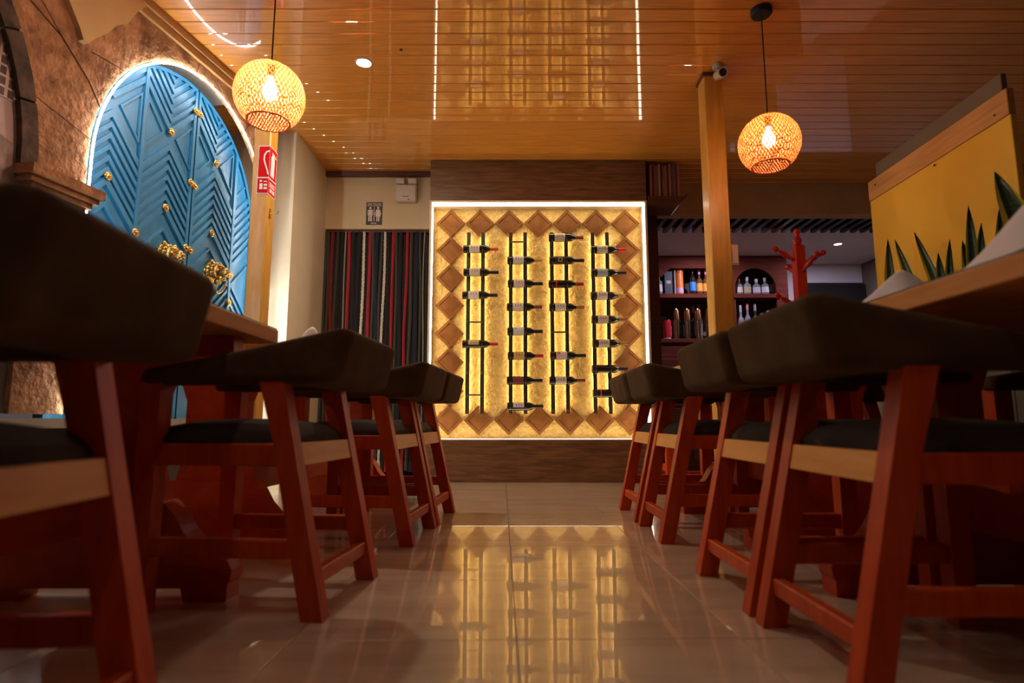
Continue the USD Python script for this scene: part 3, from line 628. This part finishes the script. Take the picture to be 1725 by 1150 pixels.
def make_chair(label):
    t = thing('armchair', label, 'chair', (0, 0, 0), 0, 'armchairs around the dining tables')
    for s in (-1, 1):
        y0, y1 = (.178, .226) if s > 0 else (-.226, -.178)
        # raked leg on the aisle side
        a, b = [(.212, 0), (.270, 0), (.135, .612), (.068, .612), (.118, .44)], None
        pts = []
        for (x, z) in a:
            for yy, ins in ((y0, .003), (y1, .003)): pass
        obj('leg', prism(Polygon(a).buffer(-.003, join_style=2).buffer(.003, join_style=1, quad_segs=2), y0, y1), 'chair_wood', t)
    for s in (-1, 1):
        y0, y1 = (.178, .226) if s > 0 else (-.226, -.178)
        obj('leg', prism(Polygon([(-.258, 0), (-.208, 0), (-.206, .612), (-.264, .612)]).buffer(-.003, join_style=2).buffer(.003, quad_segs=2), y0, y1), 'chair_wood', t)
    for s in (-1, 1):
        y0, y1 = (.186, .219) if s > 0 else (-.219, -.186)
        obj('side_rail', bx(-.208, .150 if True else 0, y0, y1, .383, .441, .003), 'chair_wood', t)
        obj('side_stretcher', bx(-.212, .205, y0 + .002, y1 - .002, .148, .196, .003), 'chair_wood', t)
    obj('back_rail', hull([(.182 - dz * .22 - dx, yy, .383 + dz) for dz in (0, .058) for dx in (0, .026) for yy in (-.180, .180)]), 'rail_wood', t, label='wooden rail on the aisle side, tinted paler as if lit')
    obj('front_rail', bx(-.256, -.226, -.180, .180, .383, .441, .003), 'chair_wood', t)
    obj('back_stretcher', bx(.212, .240, -.180, .180, .078, .118, .003), 'chair_wood', t)
    obj('seat_cushion', CUSH, 'seat_fabric', t, smooth=50, label='dark padded seat cushion')
    obj('backrest', BACK, 'suede', t, smooth=True, label='wrap-around brown suede backrest with arms')
    return t
first = make_chair('brown suede armchair nearest the camera in the left row')
def put(o, loc, rz):
    x = UsdGeom.Xform(o); ops = x.GetOrderedXformOps(); ops[0].Set(Gf.Vec3d(*loc)); ops[1].Set(rz)
# left row: the aisle side is +x, the row leans in with depth
rowL = -5.0
def left_at(y): return -.610 + .0870 * y
put(first, (-.812, .785, 0), 4)
for y, lb_ in ((1.81, 'brown suede armchair second in the left row, by the corner of the near table'), (2.712, 'brown suede armchair third in the left row, at the far left table'), (3.195, 'brown suede armchair farthest along the left row, nearest the wine wall')):
    dup(first, (left_at(y) - .27, y, 0), rowL, lb_, 'armchair')
for y, lb_ in ((1.345, 'brown suede armchair nearest the camera in the right row'), (1.835, 'brown suede armchair second in the right row, hard behind the nearest one'), (2.75, 'brown suede armchair third in the right row'), (3.27, 'brown suede armchair farthest along the right row, nearest the wine wall')):
    dup(first, (.61 + .27, y, 0), 180, lb_, 'armchair')
for x, y, rz, lb_ in ((1.80, 1.20, 0, 'shadowed armchair across the near right table, closer to the camera'), (1.80, 1.72, 0, 'shadowed armchair across the near right table, farther from the camera'),
                      (1.72, 2.86, 0, 'shadowed armchair across the far right table by the planter'), (1.30, 4.45, 90, 'shadowed armchair standing alone near the bar counter, behind the post')):
    dup(first, (x, y, 0), rz, lb_, 'armchair')

# ================================================================ TABLES
def make_table(label, loc, rz, L=1.62, inset=.17):
    t = thing('dining_table', label, 'table', loc, rz, 'trestle dining tables')
    W = .76
    obj('tabletop', bx(-W / 2, W / 2, -L / 2, L / 2, .752, .799, .003), 'table_top', t)
    obj('table_mat', bx(-W / 2 + .004, W / 2 - .004, -L / 2 + .004, L / 2 - .004, .799, .803), 'black_mat', t, label='thin black top sheet')
    for s in (-1, 1):
        yc = s * (L / 2 - inset)
        a = np.linspace(0, 1, 14)
        half = [(.355, 0), (.355, .045), (.362, .055), (.366, .085), (.352, .112), (.325, .118), (.30, .124), (.26, .148), (.225, .185), (.195, .235), (.16, .27)]
        prof = [(x, z) for x, z in half] + [(-x, z) for x, z in half[::-1]] + [(-.235, 0), (-.225, .035), (.225, .035), (.235, 0)]
        obj('foot', prism(Polygon(prof), yc - .04, yc + .04), 'table_wood', t)
        obj('post', prism(Polygon([(-.155, .255), (.155, .255), (.125, .36), (.125, .58), (.17, .695), (-.17, .695), (-.125, .58), (-.125, .36)]), yc - .03, yc + .03), 'table_wood', t)
        obj('cross_beam', bx(-.33, .33, yc - .035, yc + .035, .690, .7515, .004), 'table_wood', t)
    obj('spine_board', bx(-.02, .02, -L / 2 + inset - .025, L / 2 - inset + .025, .20, .46, .003), 'table_wood', t)
    return t
make_table('trestle table on the near left with a pale wooden edge and black top', (-1.155, 1.0, 0), 0, 1.90)
make_table('trestle table on the far left near the restroom curtain', (-1.115, 3.12, 0), rowL, 1.62, .10)
make_table('trestle table on the near right beneath the white napkins', (1.285, 1.16, 0), 0.0, 1.66)
make_table('trestle table on the far right in front of the bar', (1.29, 2.90, 0), 0, 1.40, .24)
def napkin(x, y, rz, label, w=.17, h=.075):
    # a folded napkin: a soft tent with sagging flanks
    n = 15; V = []; F = []
    for i in range(n):
        u = i / (n - 1) * 2 - 1
        for j in range(n):
            v = j / (n - 1) * 2 - 1
            z = h * (1 - abs(v) ** 1.3) * (1 - abs(u) ** 2.0) + .006 * math.sin(5 * u + 3 * v) * (1 - abs(u)) * (1 - abs(v))
            V.append((u * w * (.55 + .12 * abs(v)), v * w * .62, max(z, 0) + .0035 * (1 - abs(v)) + .001))
    for i in range(n - 1):
        for j in range(n - 1): a = i * n + j; F += [[a, a + n, a + n + 1], [a, a + n + 1, a + 1]]
    top = np.array(V); bot = top.copy(); bot[:, 2] = np.maximum(bot[:, 2] - .003, 0); N = len(top)
    F2 = [[N + a, N + c_, N + b] for a, b, c_ in F]
    rim = [i * n for i in range(n)] + [(n - 1) * n + j for j in range(1, n)] + [i * n + n - 1 for i in range(n - 2, -1, -1)] + [j for j in range(n - 2, 0, -1)]
    F3 = []
    for k in range(len(rim)): a, b = rim[k], rim[(k + 1) % len(rim)]; F3 += [[a, N + a, b], [b, N + a, N + b]]
    m = trimesh.Trimesh(np.vstack([top, bot]), np.array(F + F2 + F3), process=False)
    c_, s_ = math.cos(math.radians(rz)), math.sin(math.radians(rz))
    m.vertices = m.vertices @ np.array([[c_, s_, 0], [-s_, c_, 0], [0, 0, 1]]) + [x, y, .803]
    tag(obj('napkin', m, 'napkin', smooth=60), label, 'napkin', 'folded napkins on the tables')
napkin(1.02, 1.52, 20, 'small white folded napkin at the far corner of the near right table', .14, .085)
napkin(1.06, 1.12, 80, 'large white folded napkin nearest the camera on the near right table', .22, .15)
napkin(-.93, 2.72, 30, 'small white folded napkin peeking over the second left armchair', .12, .125)
napkin(-1.12, 1.80, 60, 'white folded napkin on the near left table below the lion knocker', .12, .06)

# ================================================================ RESTROOM CURTAIN, SIGN, EMERGENCY LIGHT
cu = thing('yarn_curtain', 'striped curtain of braided wool strands in the restroom doorway', 'curtain', (0, 5.30, 0))
obj('curtain_rod', tube([(-1.71, 0, 2.235), (-.76, 0, 2.235)], .010, 8), 'dark_wood', cu)
def strand(x, colr, w, braid, z0=.18, tassel=True):
    zt = 2.232; n = 70; z = np.linspace(zt, z0, n); sway = .006 * np.sin(z * 2.1 + x * 30) + .004 * np.sin(z * 5 + x * 60)
    ms = []
    if braid:
        for k in range(3):
            ph = z * 52 + 2 * math.pi * k / 3
            ms.append(tube(np.stack([x + sway + w * .42 * np.sin(ph), .006 * np.sin(2 * ph), z], 1), w * .38, 6))
    else:
        for k in range(3):
            ph = z * 9 + 2 * math.pi * k / 3 + x * 40
            ms.append(tube(np.stack([x + sway + w * .42 * np.cos(2 * math.pi * k / 3 + .4), .006 * np.sin(2 * math.pi * k / 3 + .3) + 0 * z, z + 0 * ph], 1), w * .42 * (1 + .10 * np.sin(ph)), 6))
    p = obj('strand', ms, col(colr, .9), cu, smooth=50)
    if tassel:
        tl = lathe([(0, -.10), (w * .95, -.10), (w * 1.0, -.05), (w * .75, -.012), (w * .45, 0), (w * .7, .012), (w * .5, .03), (0, .03)], 10, (x + sway[-1], 0, z0 - .01))
        obj('tassel', tl, col(colr, .9), p, smooth=50)
RED, BLK, NAVY, WHT, OLV, GRY, MAR = (.40, .012, .022), (.014, .012, .012), (.014, .016, .030), (.58, .49, .36), (.065, .055, .035), (.30, .26, .19), (.22, .012, .022)
S = [(551, OLV, .020), (557, OLV, .018), (563.8, MAR, .021), (571, OLV, .017), (578.5, BLK, .022), (584, GRY, .009), (591, RED, .019), (600, BLK, .026), (608, BLK, .022), (616, WHT, .019), (626, RED, .018), (633, OLV, .015), (639.5, NAVY, .022), (646, OLV, .014),
     (651.5, WHT, .018), (658, BLK, .013), (665, RED, .017), (672, OLV, .015), (679.5, BLK, .024), (689, RED, .017), (696, OLV, .018), (705.5, NAVY, .024), (713, OLV, .016), (719, GRY, .008)]
for u, c_, w in S: strand((u - 866.5 + .0) * .00545 + .0, c_, w * 1.0, c_ == WHT, .17 + .03 * ((int(u) * 7) % 5) / 5)
obj('backing_cloth', bx(-1.715, -.76, .035, .045, .06, 2.24), col((.035, .030, .022), .9), cu, label='dark cloth behind the strands')

rs = thing('restroom_sign', 'dark restroom sign with two pale figures above the curtain', 'sign', (-1.270, 5.2695, 2.395))
SF = lambda poly, d: prism(poly, -d, -d + .0012, lambda v: np.stack([v[:, 0], v[:, 2], v[:, 1]], 1))
obj('plate', SF(sbox(-.074, -.108, .074, .108), .005), 'sign_dark', rs)
def lettering(text, h, x, z, d, m, parent, bold=True):
    t = meshkit.text_mesh(text, h, .001, bold); b = t.bounds; v = np.array(t.vertices); v[:, 0] -= (b[0][0] + b[1][0]) / 2
    w = np.stack([v[:, 0] + x, -d - v[:, 2] * 1.0, v[:, 1] + z], 1); mm = trimesh.Trimesh(w, t.faces, process=False)
    if mm.volume < 0: mm.invert()
    return obj('lettering', mm, m, parent)
lettering('RESTROOM', .0165, 0, .081, .0052, 'sign_pale', rs)
lettering('SS.HH.', .0125, 0, -.100, .0052, 'sign_pale', rs)
obj('rule', SF(sbox(-.066, .070, .066, .0735), .0062), 'sign_pale', rs)
man = unary_union([Point(-.036, .052).buffer(.011), sbox(-.052, -.012, -.020, .037), sbox(-.060, -.018, -.0545, .036), sbox(-.0175, -.018, -.012, .036), sbox(-.052, -.074, -.0385, 0), sbox(-.0335, -.074, -.020, 0)])
wom = unary_union([Point(.036, .054).buffer(.011), Polygon([(.024, .038), (.048, .038), (.060, -.030), (.012, -.030)]), LineString([(.021, .034), (.009, -.010)]).buffer(.003), LineString([(.051, .034), (.063, -.010)]).buffer(.003), sbox(.022, -.074, .0335, -.02), sbox(.0385, -.074, .050, -.02)])
obj('figure', SF(man, .0062), 'sign_pale', rs); obj('figure', SF(wom, .0062), 'sign_pale', rs)
obj('divider', SF(sbox(-.003, -.074, .003, .062), .0062), 'sign_pale', rs)

em = thing('emergency_light', 'white twin-head emergency light on the cream wall beside the wine wall', 'emergency light', (-.972, 5.27, 2.58))
obj('housing', bx(-.098, .098, -.065, 0, -.082, .075, .012), 'white_plastic', em)
obj('slot', bx(-.03, .03, -.0662, -.0645, -.045, -.040), 'dark_plastic', em)
obj('button', lathe([(0, 0), (.006, 0), (.005, .004), (0, .004)], 10, (.025, -.0655, -.074), [0, -1, 0]), 'dark_plastic', em)
for s in (-1, 1):
    hd = obj('lamp_head', bx(s * .056 - .042, s * .056 + .042, -.06, -.005, .082, .138, .008), 'white_plastic', em)
    obj('lens', bx(s * .056 - .030, s * .056 + .030, -.063, -.0595, .090, .130, .001), 'sign_pale', hd)
    obj('pivot', bx(s * .056 - .008, s * .056 + .008, -.045, -.02, .070, .086), 'dark_plastic', em)
obj('cable', tube([(0, -.02, .07), (.0, -.03, .11), (.006, -.035, .15), (.012, -.03, .175), (.004, -.02, .165), (0, -.012, .185)], .0028, 6), col((.5, .36, .08)), em)

# ================================================================ TEXTILE SHELF next to the wine wall
sh = thing('wall_shelf', 'small dark wooden bracket shelf at the top right of the wine wall', 'shelf', (0, 0, 0))
obj('board', bx(1.19, 1.50, 4.99, 5.28, 2.430, 2.455, .003), 'dark_wood', sh)
obj('bracket', prism(Polygon([(1.19, 2.375), (1.46, 2.375), (1.545, 2.470), (1.53, 2.475), (1.50, 2.43), (1.19, 2.43)]), 5.0, 5.27), 'dark_wood', sh)
CL = [(.42, .10, .03), (.05, .04, .04), (.30, .05, .04), (.10, .11, .10), (.50, .20, .05), (.04, .035, .035), (.34, .06, .04), (.22, .16, .08), (.05, .04, .05), (.44, .11, .03), (.07, .06, .06), (.26, .05, .05), (.05, .05, .05), (.40, .09, .03)]
bl = thing('woven_blanket', 'folded woven blanket with red, orange and black stripes on the bracket shelf', 'blanket', (1.222, 5.12, 2.455))
w_ = .262 / len(CL)
for k, c_ in enumerate(CL):
    obj('stripe', bx(k * w_, (k + 1) * w_ - .0006, -.10, .10, 0, .305 + .010 * math.sin(k * 1.7), .003), col(c_, .9), bl)

# ================================================================ BAR
sl = thing('slat_canopy', 'row of black wooden slats under the plaster beam in front of the bar', 'canopy')
for k in range(24):
    x = 1.50 + k * .105
    obj('slat', bx(x, x + .048, 5.66, 6.12, 2.487, 2.545, .003), 'black_mat', sl)
obj('backing', bx(1.345, 4.5, 5.645, 6.12, 2.552, 2.585), col((.02, .017, .015), .8), sl)
bs = thing('back_bar', 'dark reddish wooden back bar cabinet with two arched bottle niches', 'bar cabinet', (0, 7.2, 0))
YB = .36
facade = sbox(1.70, .95, 3.42, 2.54)
openL = unary_union([sbox(1.775, 2.06, 2.72, 2.28), arch(2.2475, .4725, 2.0, 1.9).intersection(sbox(1.7, 2.06, 2.8, 2.385)), sbox(1.775, 1.50, 2.72, 2.0)])
openR = unary_union([affinity.scale(arch(3.02, .255, 2.13, 2.06), 1, 1, origin=(3.02, 2.06)), sbox(2.765, 1.50, 3.275, 2.0)])
obj('facade', prism(facade.difference(openL).difference(openR), 0, .03), 'bar_wood', bs)
obj('carcass', [bx(1.70, 1.73, .03, YB, .95, 2.54), bx(3.39, 3.42, .03, YB, .95, 2.54), bx(2.725, 2.755, .03, YB, .95, 2.54), bx(1.73, 3.39, .03, YB, 2.50, 2.54)], 'bar_wood', bs)
obj('back_panel', bx(1.70, 3.42, YB, YB + .02, .95, 2.54), col((.10, .075, .07), .7), bs)
obj('shelf', bx(1.735, 3.385, -.02, YB, 2.005, 2.058, .003), 'bar_wood', bs); obj('shelf', bx(1.70, 3.42, -.02, YB, 1.45, 1.495, .003), 'bar_wood', bs)
obj('divider', bx(2.03, 2.05, .06, YB - .01, 2.06, 2.39), col((.33, .22, .17), .6), bs)
obj('cane_backing', [bx(1.78, 2.70, YB - .03, YB - .02, 1.50 + .026 * k, 1.522 + .026 * k, .003) for k in range(13)], col((.45, .34, .22), .7), bs)
obj('mirror', prism(arch(3.02, .245, 2.13, 2.062), YB - .02, YB - .012), plain('grey_mirror', (.30, .29, .30), .15, .6), bs)
obj('backdrop_card', prism(sbox(1.79, 2.065, 2.16, 2.30), YB - .05, YB - .045), col((.48, .40, .36), .7), bs)
obj('base_cabinet', bx(1.70, 3.42, -.02, YB + .02, 0, 1.30, .004), 'bar_wood', bs)
obj('base_gap', bx(1.70, 3.42, .02, YB, 1.30, 1.45), col((.03, .02, .018), .8), bs)
for k in range(4): obj('cabinet_door', bx(1.73 + k * .425, 1.73 + k * .425 + .40, -.036, -.02, .10, 1.25, .004), 'bar_wood', bs)

def bottle(x, y, z, h, r, glass, lab, cap, label, neck=.30, group=None, name='spirit_bottle'):
    b = thing(name, label, 'bottle', (x, y, z), 0, 'spirit bottles on the bar shelves')
    hb = h * (1 - neck)
    p = [(0, 0), (r * .9, 0), (r, .006), (r, hb * .86), (r * .82, hb * .95), (r * .38, hb * 1.05), (r * .34, h * .97), (0, h * .97)]
    obj('body', lathe(p, 16), glass if isinstance(glass, str) else col(glass, .15), b, smooth=40)
    if lab: obj('label', lathe([(r * 1.005, hb * .22), (r * 1.03, hb * .225), (r * 1.03, hb * .70), (r * 1.005, hb * .705)], 16), col(lab, .6), b, smooth=40)
    if cap: obj('cap', lathe([(r * .40, h * .80), (r * .42, h * .80), (r * .42, h), (0, h)], 12), col(cap, .4), b, smooth=40)
ZS, ZL = 2.059, 1.496; YF = 7.30
bottle(1.845, YF, ZS, .27, .045, 'clear_glass', (.55, .55, .50), (.03, .10, .06), 'clear bottle at the left end of the upper bar shelf')
b_ = thing('gift_box', 'square dark bottle box beside the orange tube on the upper shelf', 'box', (1.955, YF, ZS)); obj('carton', bx(-.05, .05, -.05, .05, 0, .30, .003), col((.03, .04, .05), .5), b_); obj('print', bx(-.03, .03, -.052, -.05, .14, .18), col((.4, .38, .3)), b_)
b_ = thing('bottle_tube', 'bright orange cylindrical bottle tube on the upper bar shelf', 'bottle tube', (2.105, YF, ZS))
obj('tube', lathe([(0, 0), (.048, 0), (.048, .28), (0, .28)], 20), col((.80, .22, .03), .4), b_, smooth=40); obj('lid', lathe([(0, .281), (.050, .281), (.050, .352), (.044, .358), (0, .358)], 20), col((.72, .18, .02), .4), b_, smooth=40)
obj('label', lathe([(.0482, .03), (.0488, .03), (.0488, .09), (.0482, .09)], 20), col((.55, .38, .55), .5), b_, smooth=40)
bottle(2.27, YF, ZS, .36, .042, (.02, .015, .012), (.03, .22, .55), (.02, .02, .02), 'dark rum bottle with a blue label on the upper bar shelf', .34)
for x, w in ((2.355, 'left'), (2.437, 'middle'), (2.522, 'right')):
    bottle(x, YF, ZS, .335, .039, (.14, .05, .02), (.75, .33, .04), (.72, .22, .42), 'amber bottle with yellow label and pink cap, %s of the three' % w, .36)
bottle(2.845, YF, ZS, .21, .050, 'clear_glass', (.62, .52, .46), (.60, .05, .07), 'squat bottle with pale label and red cap under the right arch', .32)
bottle(2.955, YF, ZS, .235, .045, 'clear_glass', (.40, .34, .16), (.5, .48, .45), 'clear bottle with olive label under the right arch', .36)
bottle(3.070, YF, ZS, .21, .046, 'clear_glass', (.52, .46, .55), (.5, .48, .45), 'clear bottle with lilac label under the right arch', .32)
bottle(3.180, YF, ZS, .225, .048, 'clear_glass', (.62, .55, .55), (.5, .48, .45), 'clear bottle with pale pink label at the right end of the upper shelf', .34)
bottle(1.785, 7.27, ZL, .23, .040, 'clear_glass', None, (.4, .38, .36), 'clear glass bottle at the left end of the lower bar shelf', .3)
b_ = thing('cocktail_shaker', 'red metal shaker on the lower bar shelf', 'shaker', (1.915, 7.25, ZL)); obj('body', lathe([(0, 0), (.046, 0), (.052, .20), (.050, .235), (0, .235)], 20), col((.50, .015, .03), .3), b_, smooth=40); obj('foot_ring', lathe([(.046, 0), (.049, 0), (.049, .016), (.046, .016)], 20), 'sign_pale', b_)
for k, w in enumerate(('first', 'second', 'third', 'fourth')):
    x = 2.03 + k * .135
    b_ = thing('boston_shaker', '%s of four copper and steel cocktail shakers from the left on the lower shelf' % w, 'shaker', (x, 7.25, ZL), 0, 'copper and steel cocktail shakers')
    obj('tin', lathe([(0, 0), (.033, 0), (.044, .235), (.044, .24), (0, .24)], 18), plain('steel_%d' % k, (.45, .33, .22), .25, 1.0), b_, smooth=40)
    obj('cup', lathe([(.046, .235), (.046, .25), (.040, .36), (.028, .385), (0, .385)], 18), plain('copper_%d' % k, (.42, .20, .08), .3, 1.0), b_, smooth=40)
for x, h, g_, lab, cap, w in ((1.98, .40, (.02, .05, .02), (.5, .45, .3), (.02, .02, .02), 'green glass bottle behind the first copper shaker'), (2.10, .44, (.02, .06, .03), None, (.02, .25, .10), 'green-capped bottle behind the copper shakers'),
                              (2.20, .43, (.03, .02, .02), (.3, .35, .5), (.60, .03, .05), 'red-capped bottle behind the copper shakers'), (2.30, .45, (.05, .03, .02), None, (.55, .38, .32), 'pale-capped tall bottle behind the copper shakers'), (2.375, .45, 'clear_glass', (.4, .36, .34), (.3, .25, .2), 'clear tall bottle behind the fourth copper shaker')):
    bottle(x, 7.42, ZL, h, .036, g_, lab, cap, w)
bottle(2.545, 7.25, ZL, .36, .036, 'clear_glass', (.55, .04, .05), (.5, .3, .25), 'clear bottle with a red label left of the post', .36)
bottle(2.62, 7.28, ZL, .28, .036, 'clear_glass', (.3, .4, .5), None, 'clear bottle with a bluish label just left of the post', .36)
for x, h, g_, lab, cap, w in ((2.84, .43, 'clear_glass', (.50, .52, .55), (.4, .4, .42), 'tall clear bottle with a grey label right of the post'), (2.925, .46, 'clear_glass', None, (.60, .20, .22), 'clear bottle with a pink cap on the lower shelf'), (3.02, .45, (.04, .03, .02), (.65, .28, .04), (.3, .3, .32), 'dark bottle with an orange label on the lower shelf'),
                              (3.10, .33, (.02, .14, .40), None, (.05, .2, .5), 'small blue bottle on the lower shelf'), (3.18, .36, 'clear_glass', (.05, .30, .65), (.55, .48, .40), 'clear bottle with a blue label on the lower shelf'), (3.27, .34, (.12, .10, .03), (.60, .52, .20), (.2, .15, .1), 'olive bottle with a yellow label at the right end of the lower shelf')):
    bottle(x, 7.26, ZL, h, .038, g_, lab, cap, w, .36)
# bar counter
bc = thing('bar_counter', 'brown wooden bar counter in front of the bottle shelves', 'counter', (0, 6.2, 0))
obj('front', bx(1.36, 3.30, .03, .09, 0, 1.02, .003), 'laminate', bc); obj('worktop', bx(1.345, 3.36, -.03, .48, 1.02, 1.06, .004), 'dark_wood', bc)
for k in range(4): obj('panel', bx(1.40 + k * .475, 1.40 + k * .475 + .43, .018, .03, .08, .96, .004), 'laminate', bc)
tv = thing('television', 'black flat television on the pale back wall behind the coat stand', 'television', (4.13, 7.56, 2.03))
obj('case', bx(-.43, .43, -.05, .06, -.27, .245, .008), 'dark_plastic', tv); obj('screen', bx(-.415, .415, -.052, -.05, -.25, .23), 'black_mat', tv)
for x, lb_ in ((2.365, 'small bar spotlight left of the yellow post'), (3.794, 'small bar spotlight right of the coat stand')):
    downlight(x, 6.70, 2.545, 460, (.80, .70, 1.0), lb_, .04, parent_name='bar_spotlight')
# coat stand
cs = thing('coat_stand', 'glossy red wooden coat stand with turned pegs near the bar', 'coat stand', (1.985, 4.0, 0))
obj('pole', bx(-.035, .035, -.035, .035, .10, 1.70, .005), 'coat_red', cs)
obj('finial', lathe([(0, 1.69), (.032, 1.69), (.036, 1.705), (.022, 1.715), (.030, 1.735), (.031, 1.748), (.016, 1.768), (.013, 1.785), (.020, 1.797), (.022, 1.810), (.014, 1.826), (0, 1.830)], 18), 'coat_red', cs, smooth=40)
def peg(a, z, parent):
    d = np.array([math.cos(a) * .86, math.sin(a) * .86, .50]); d /= np.linalg.norm(d)
    return lathe([(0, 0), (.012, 0), (.011, .03), (.017, .06), (.019, .085), (.012, .115), (.010, .125), (.017, .130), (.011, .137), (.019, .150), (.020, .162), (.012, .176), (0, .178)], 14, (math.cos(a) * .03, math.sin(a) * .03, z), d)
for a, z in ((math.pi * 1.03, 1.60), (-.05, 1.575), (-math.pi * .42, 1.52), (math.pi * .5, 1.52), (math.pi * 1.03, 1.27), (-.05, 1.25), (-math.pi * .42, 1.22)):
    obj('peg', peg(a, z, cs), 'coat_red', cs, smooth=40)
for k in range(4):
    a = math.pi / 4 + k * math.pi / 2
    obj('foot', tube([(math.cos(a) * .03, math.sin(a) * .03, .22), (math.cos(a) * .14, math.sin(a) * .14, .16), (math.cos(a) * .22, math.sin(a) * .22, .05), (math.cos(a) * .27, math.sin(a) * .27, .022)], .020, 8), 'coat_red', cs, smooth=50)

# ================================================================ YELLOW PARTITION + PLANTER
pa = thing('partition', 'mustard yellow partition panel with a raw wooden top band behind the plants', 'partition', (2.35, 3.74, 0), -1.0)
obj('panel', bx(0, .03, -1.13, 0, .0, 1.925, .003), 'panel_yellow', pa)
obj('top_band', bx(-.006, .03, -1.13, 0, 1.925, 2.055, .003), 'panel_band', pa)
obj('rear_board', bx(.06, .09, -1.03, .01, 0, 2.19, .003), 'panel_back', pa)
obj('top_cap', bx(.03, .06, -1.03, 0, 2.03, 2.05), 'panel_back', pa)
for y_, z_ in ((-.08, 2.01), (-.62, 1.90), (-1.05, 1.96)): obj('nail', lathe([(0, 0), (.006, 0), (.005, .004), (0, .004)], 8, (-.006, y_, z_), [-1, 0, 0]), 'dark_plastic', pa)
pt = thing('planter', 'long grey-green board planter holding the snake plants', 'planter', (2.09, 0, 0))
for k in range(9): obj('board', bx(0, .02, 2.32 + k * .158, 2.32 + k * .158 + .153, .0, .90, .003), 'planter', pt)
obj('end_board', bx(.021, .22, 3.722, 3.742, 0, .90, .003), 'planter', pt); obj('end_board', bx(.021, .22, 2.32, 2.34, 0, .90, .003), 'planter', pt)
obj('soil', bx(.021, .22, 2.341, 3.72, .60, .86), 'soil', pt)
LEAF = {'plant with one curled leaf at the left end': [(3.357, 1.555, 3.412, .85, .050), (3.300, 1.534, 3.10, .85, .046)],
        'plant leaning left, second from the left': [(3.134, 1.525, 2.90, .85, .044), (2.974, 1.362, 2.985, .85, .046), (2.900, 1.408, 2.965, .85, .036)],
        'plant with the tallest upright leaf in the middle': [(2.743, 1.530, 2.78, .85, .044), (2.806, 1.373, 2.76, .85, .05), (2.695, 1.425, 2.76, .85, .042)],
        'plant of dark upright leaves right of the middle': [(2.571, 1.452, 2.595, .85, .055), (2.534, 1.485, 2.56, .85, .050)],
        'plant with the broad leaf tilted to the left, nearest the camera': [(2.574, 1.627, 2.37, .93, .085), (2.36, 1.55, 2.37, .85, .05)]}
for nm, lvs in LEAF.items():
    t = thing('snake_plant', 'yellow-edged snake ' + nm, 'plant', group='snake plants in the planter')
    for k, (y1, z1, y0, z0, w) in enumerate(lvs):
        n = 16; tt = np.linspace(0, 1, n); x = 2.205 + .012 * (k - 1) + .010 * np.sin(tt * 3 + k)
        cen = np.stack([x, y0 + (y1 - y0) * tt ** 1.15, z0 + (z1 - z0) * tt], 1)
        wid = w / 2 * (.55 + .9 * tt - .25 * tt ** 2) * (1 - tt ** 3.2) * 1.25
        T = np.gradient(cen, axis=0); T /= np.linalg.norm(T, axis=1)[:, None]
        Sd = np.cross(T, [.64 + .2 * (k - 1), .77, 0]); Sd /= np.linalg.norm(Sd, axis=1)[:, None]; Nn = np.cross(T, Sd)
        def blade(sc_, th):
            V = []; F = []
            for i in range(n):
                for q, f_ in ((-1, .0), (-.5, .35), (0, .5), (.5, .35), (1, .0)): V.append(cen[i] + Sd[i] * wid[i] * sc_ * q - Nn[i] * (.012 * (1 - q * q)) + Nn[i] * th * (.15 + f_))
                for q, f_ in ((1, .0), (.5, .35), (0, .5), (-.5, .35), (-1, .0)): V.append(cen[i] + Sd[i] * wid[i] * sc_ * q - Nn[i] * (.012 * (1 - q * q)) - Nn[i] * th * (.15 + f_))
            for i in range(n - 1):
                for q in range(10): a, b = i * 10 + q, i * 10 + (q + 1) % 10; F += [[a, b, b + 10], [a, b + 10, a + 10]]
            m = trimesh.Trimesh(np.array(V), np.array(F), process=False)
            if m.volume < 0: m.invert()
            return m
        lf = obj('leaf', blade(.72, .008), 'leaf', t, smooth=60)
        obj('margin', blade(1.25, .0035), 'leaf_edge', lf, smooth=60)
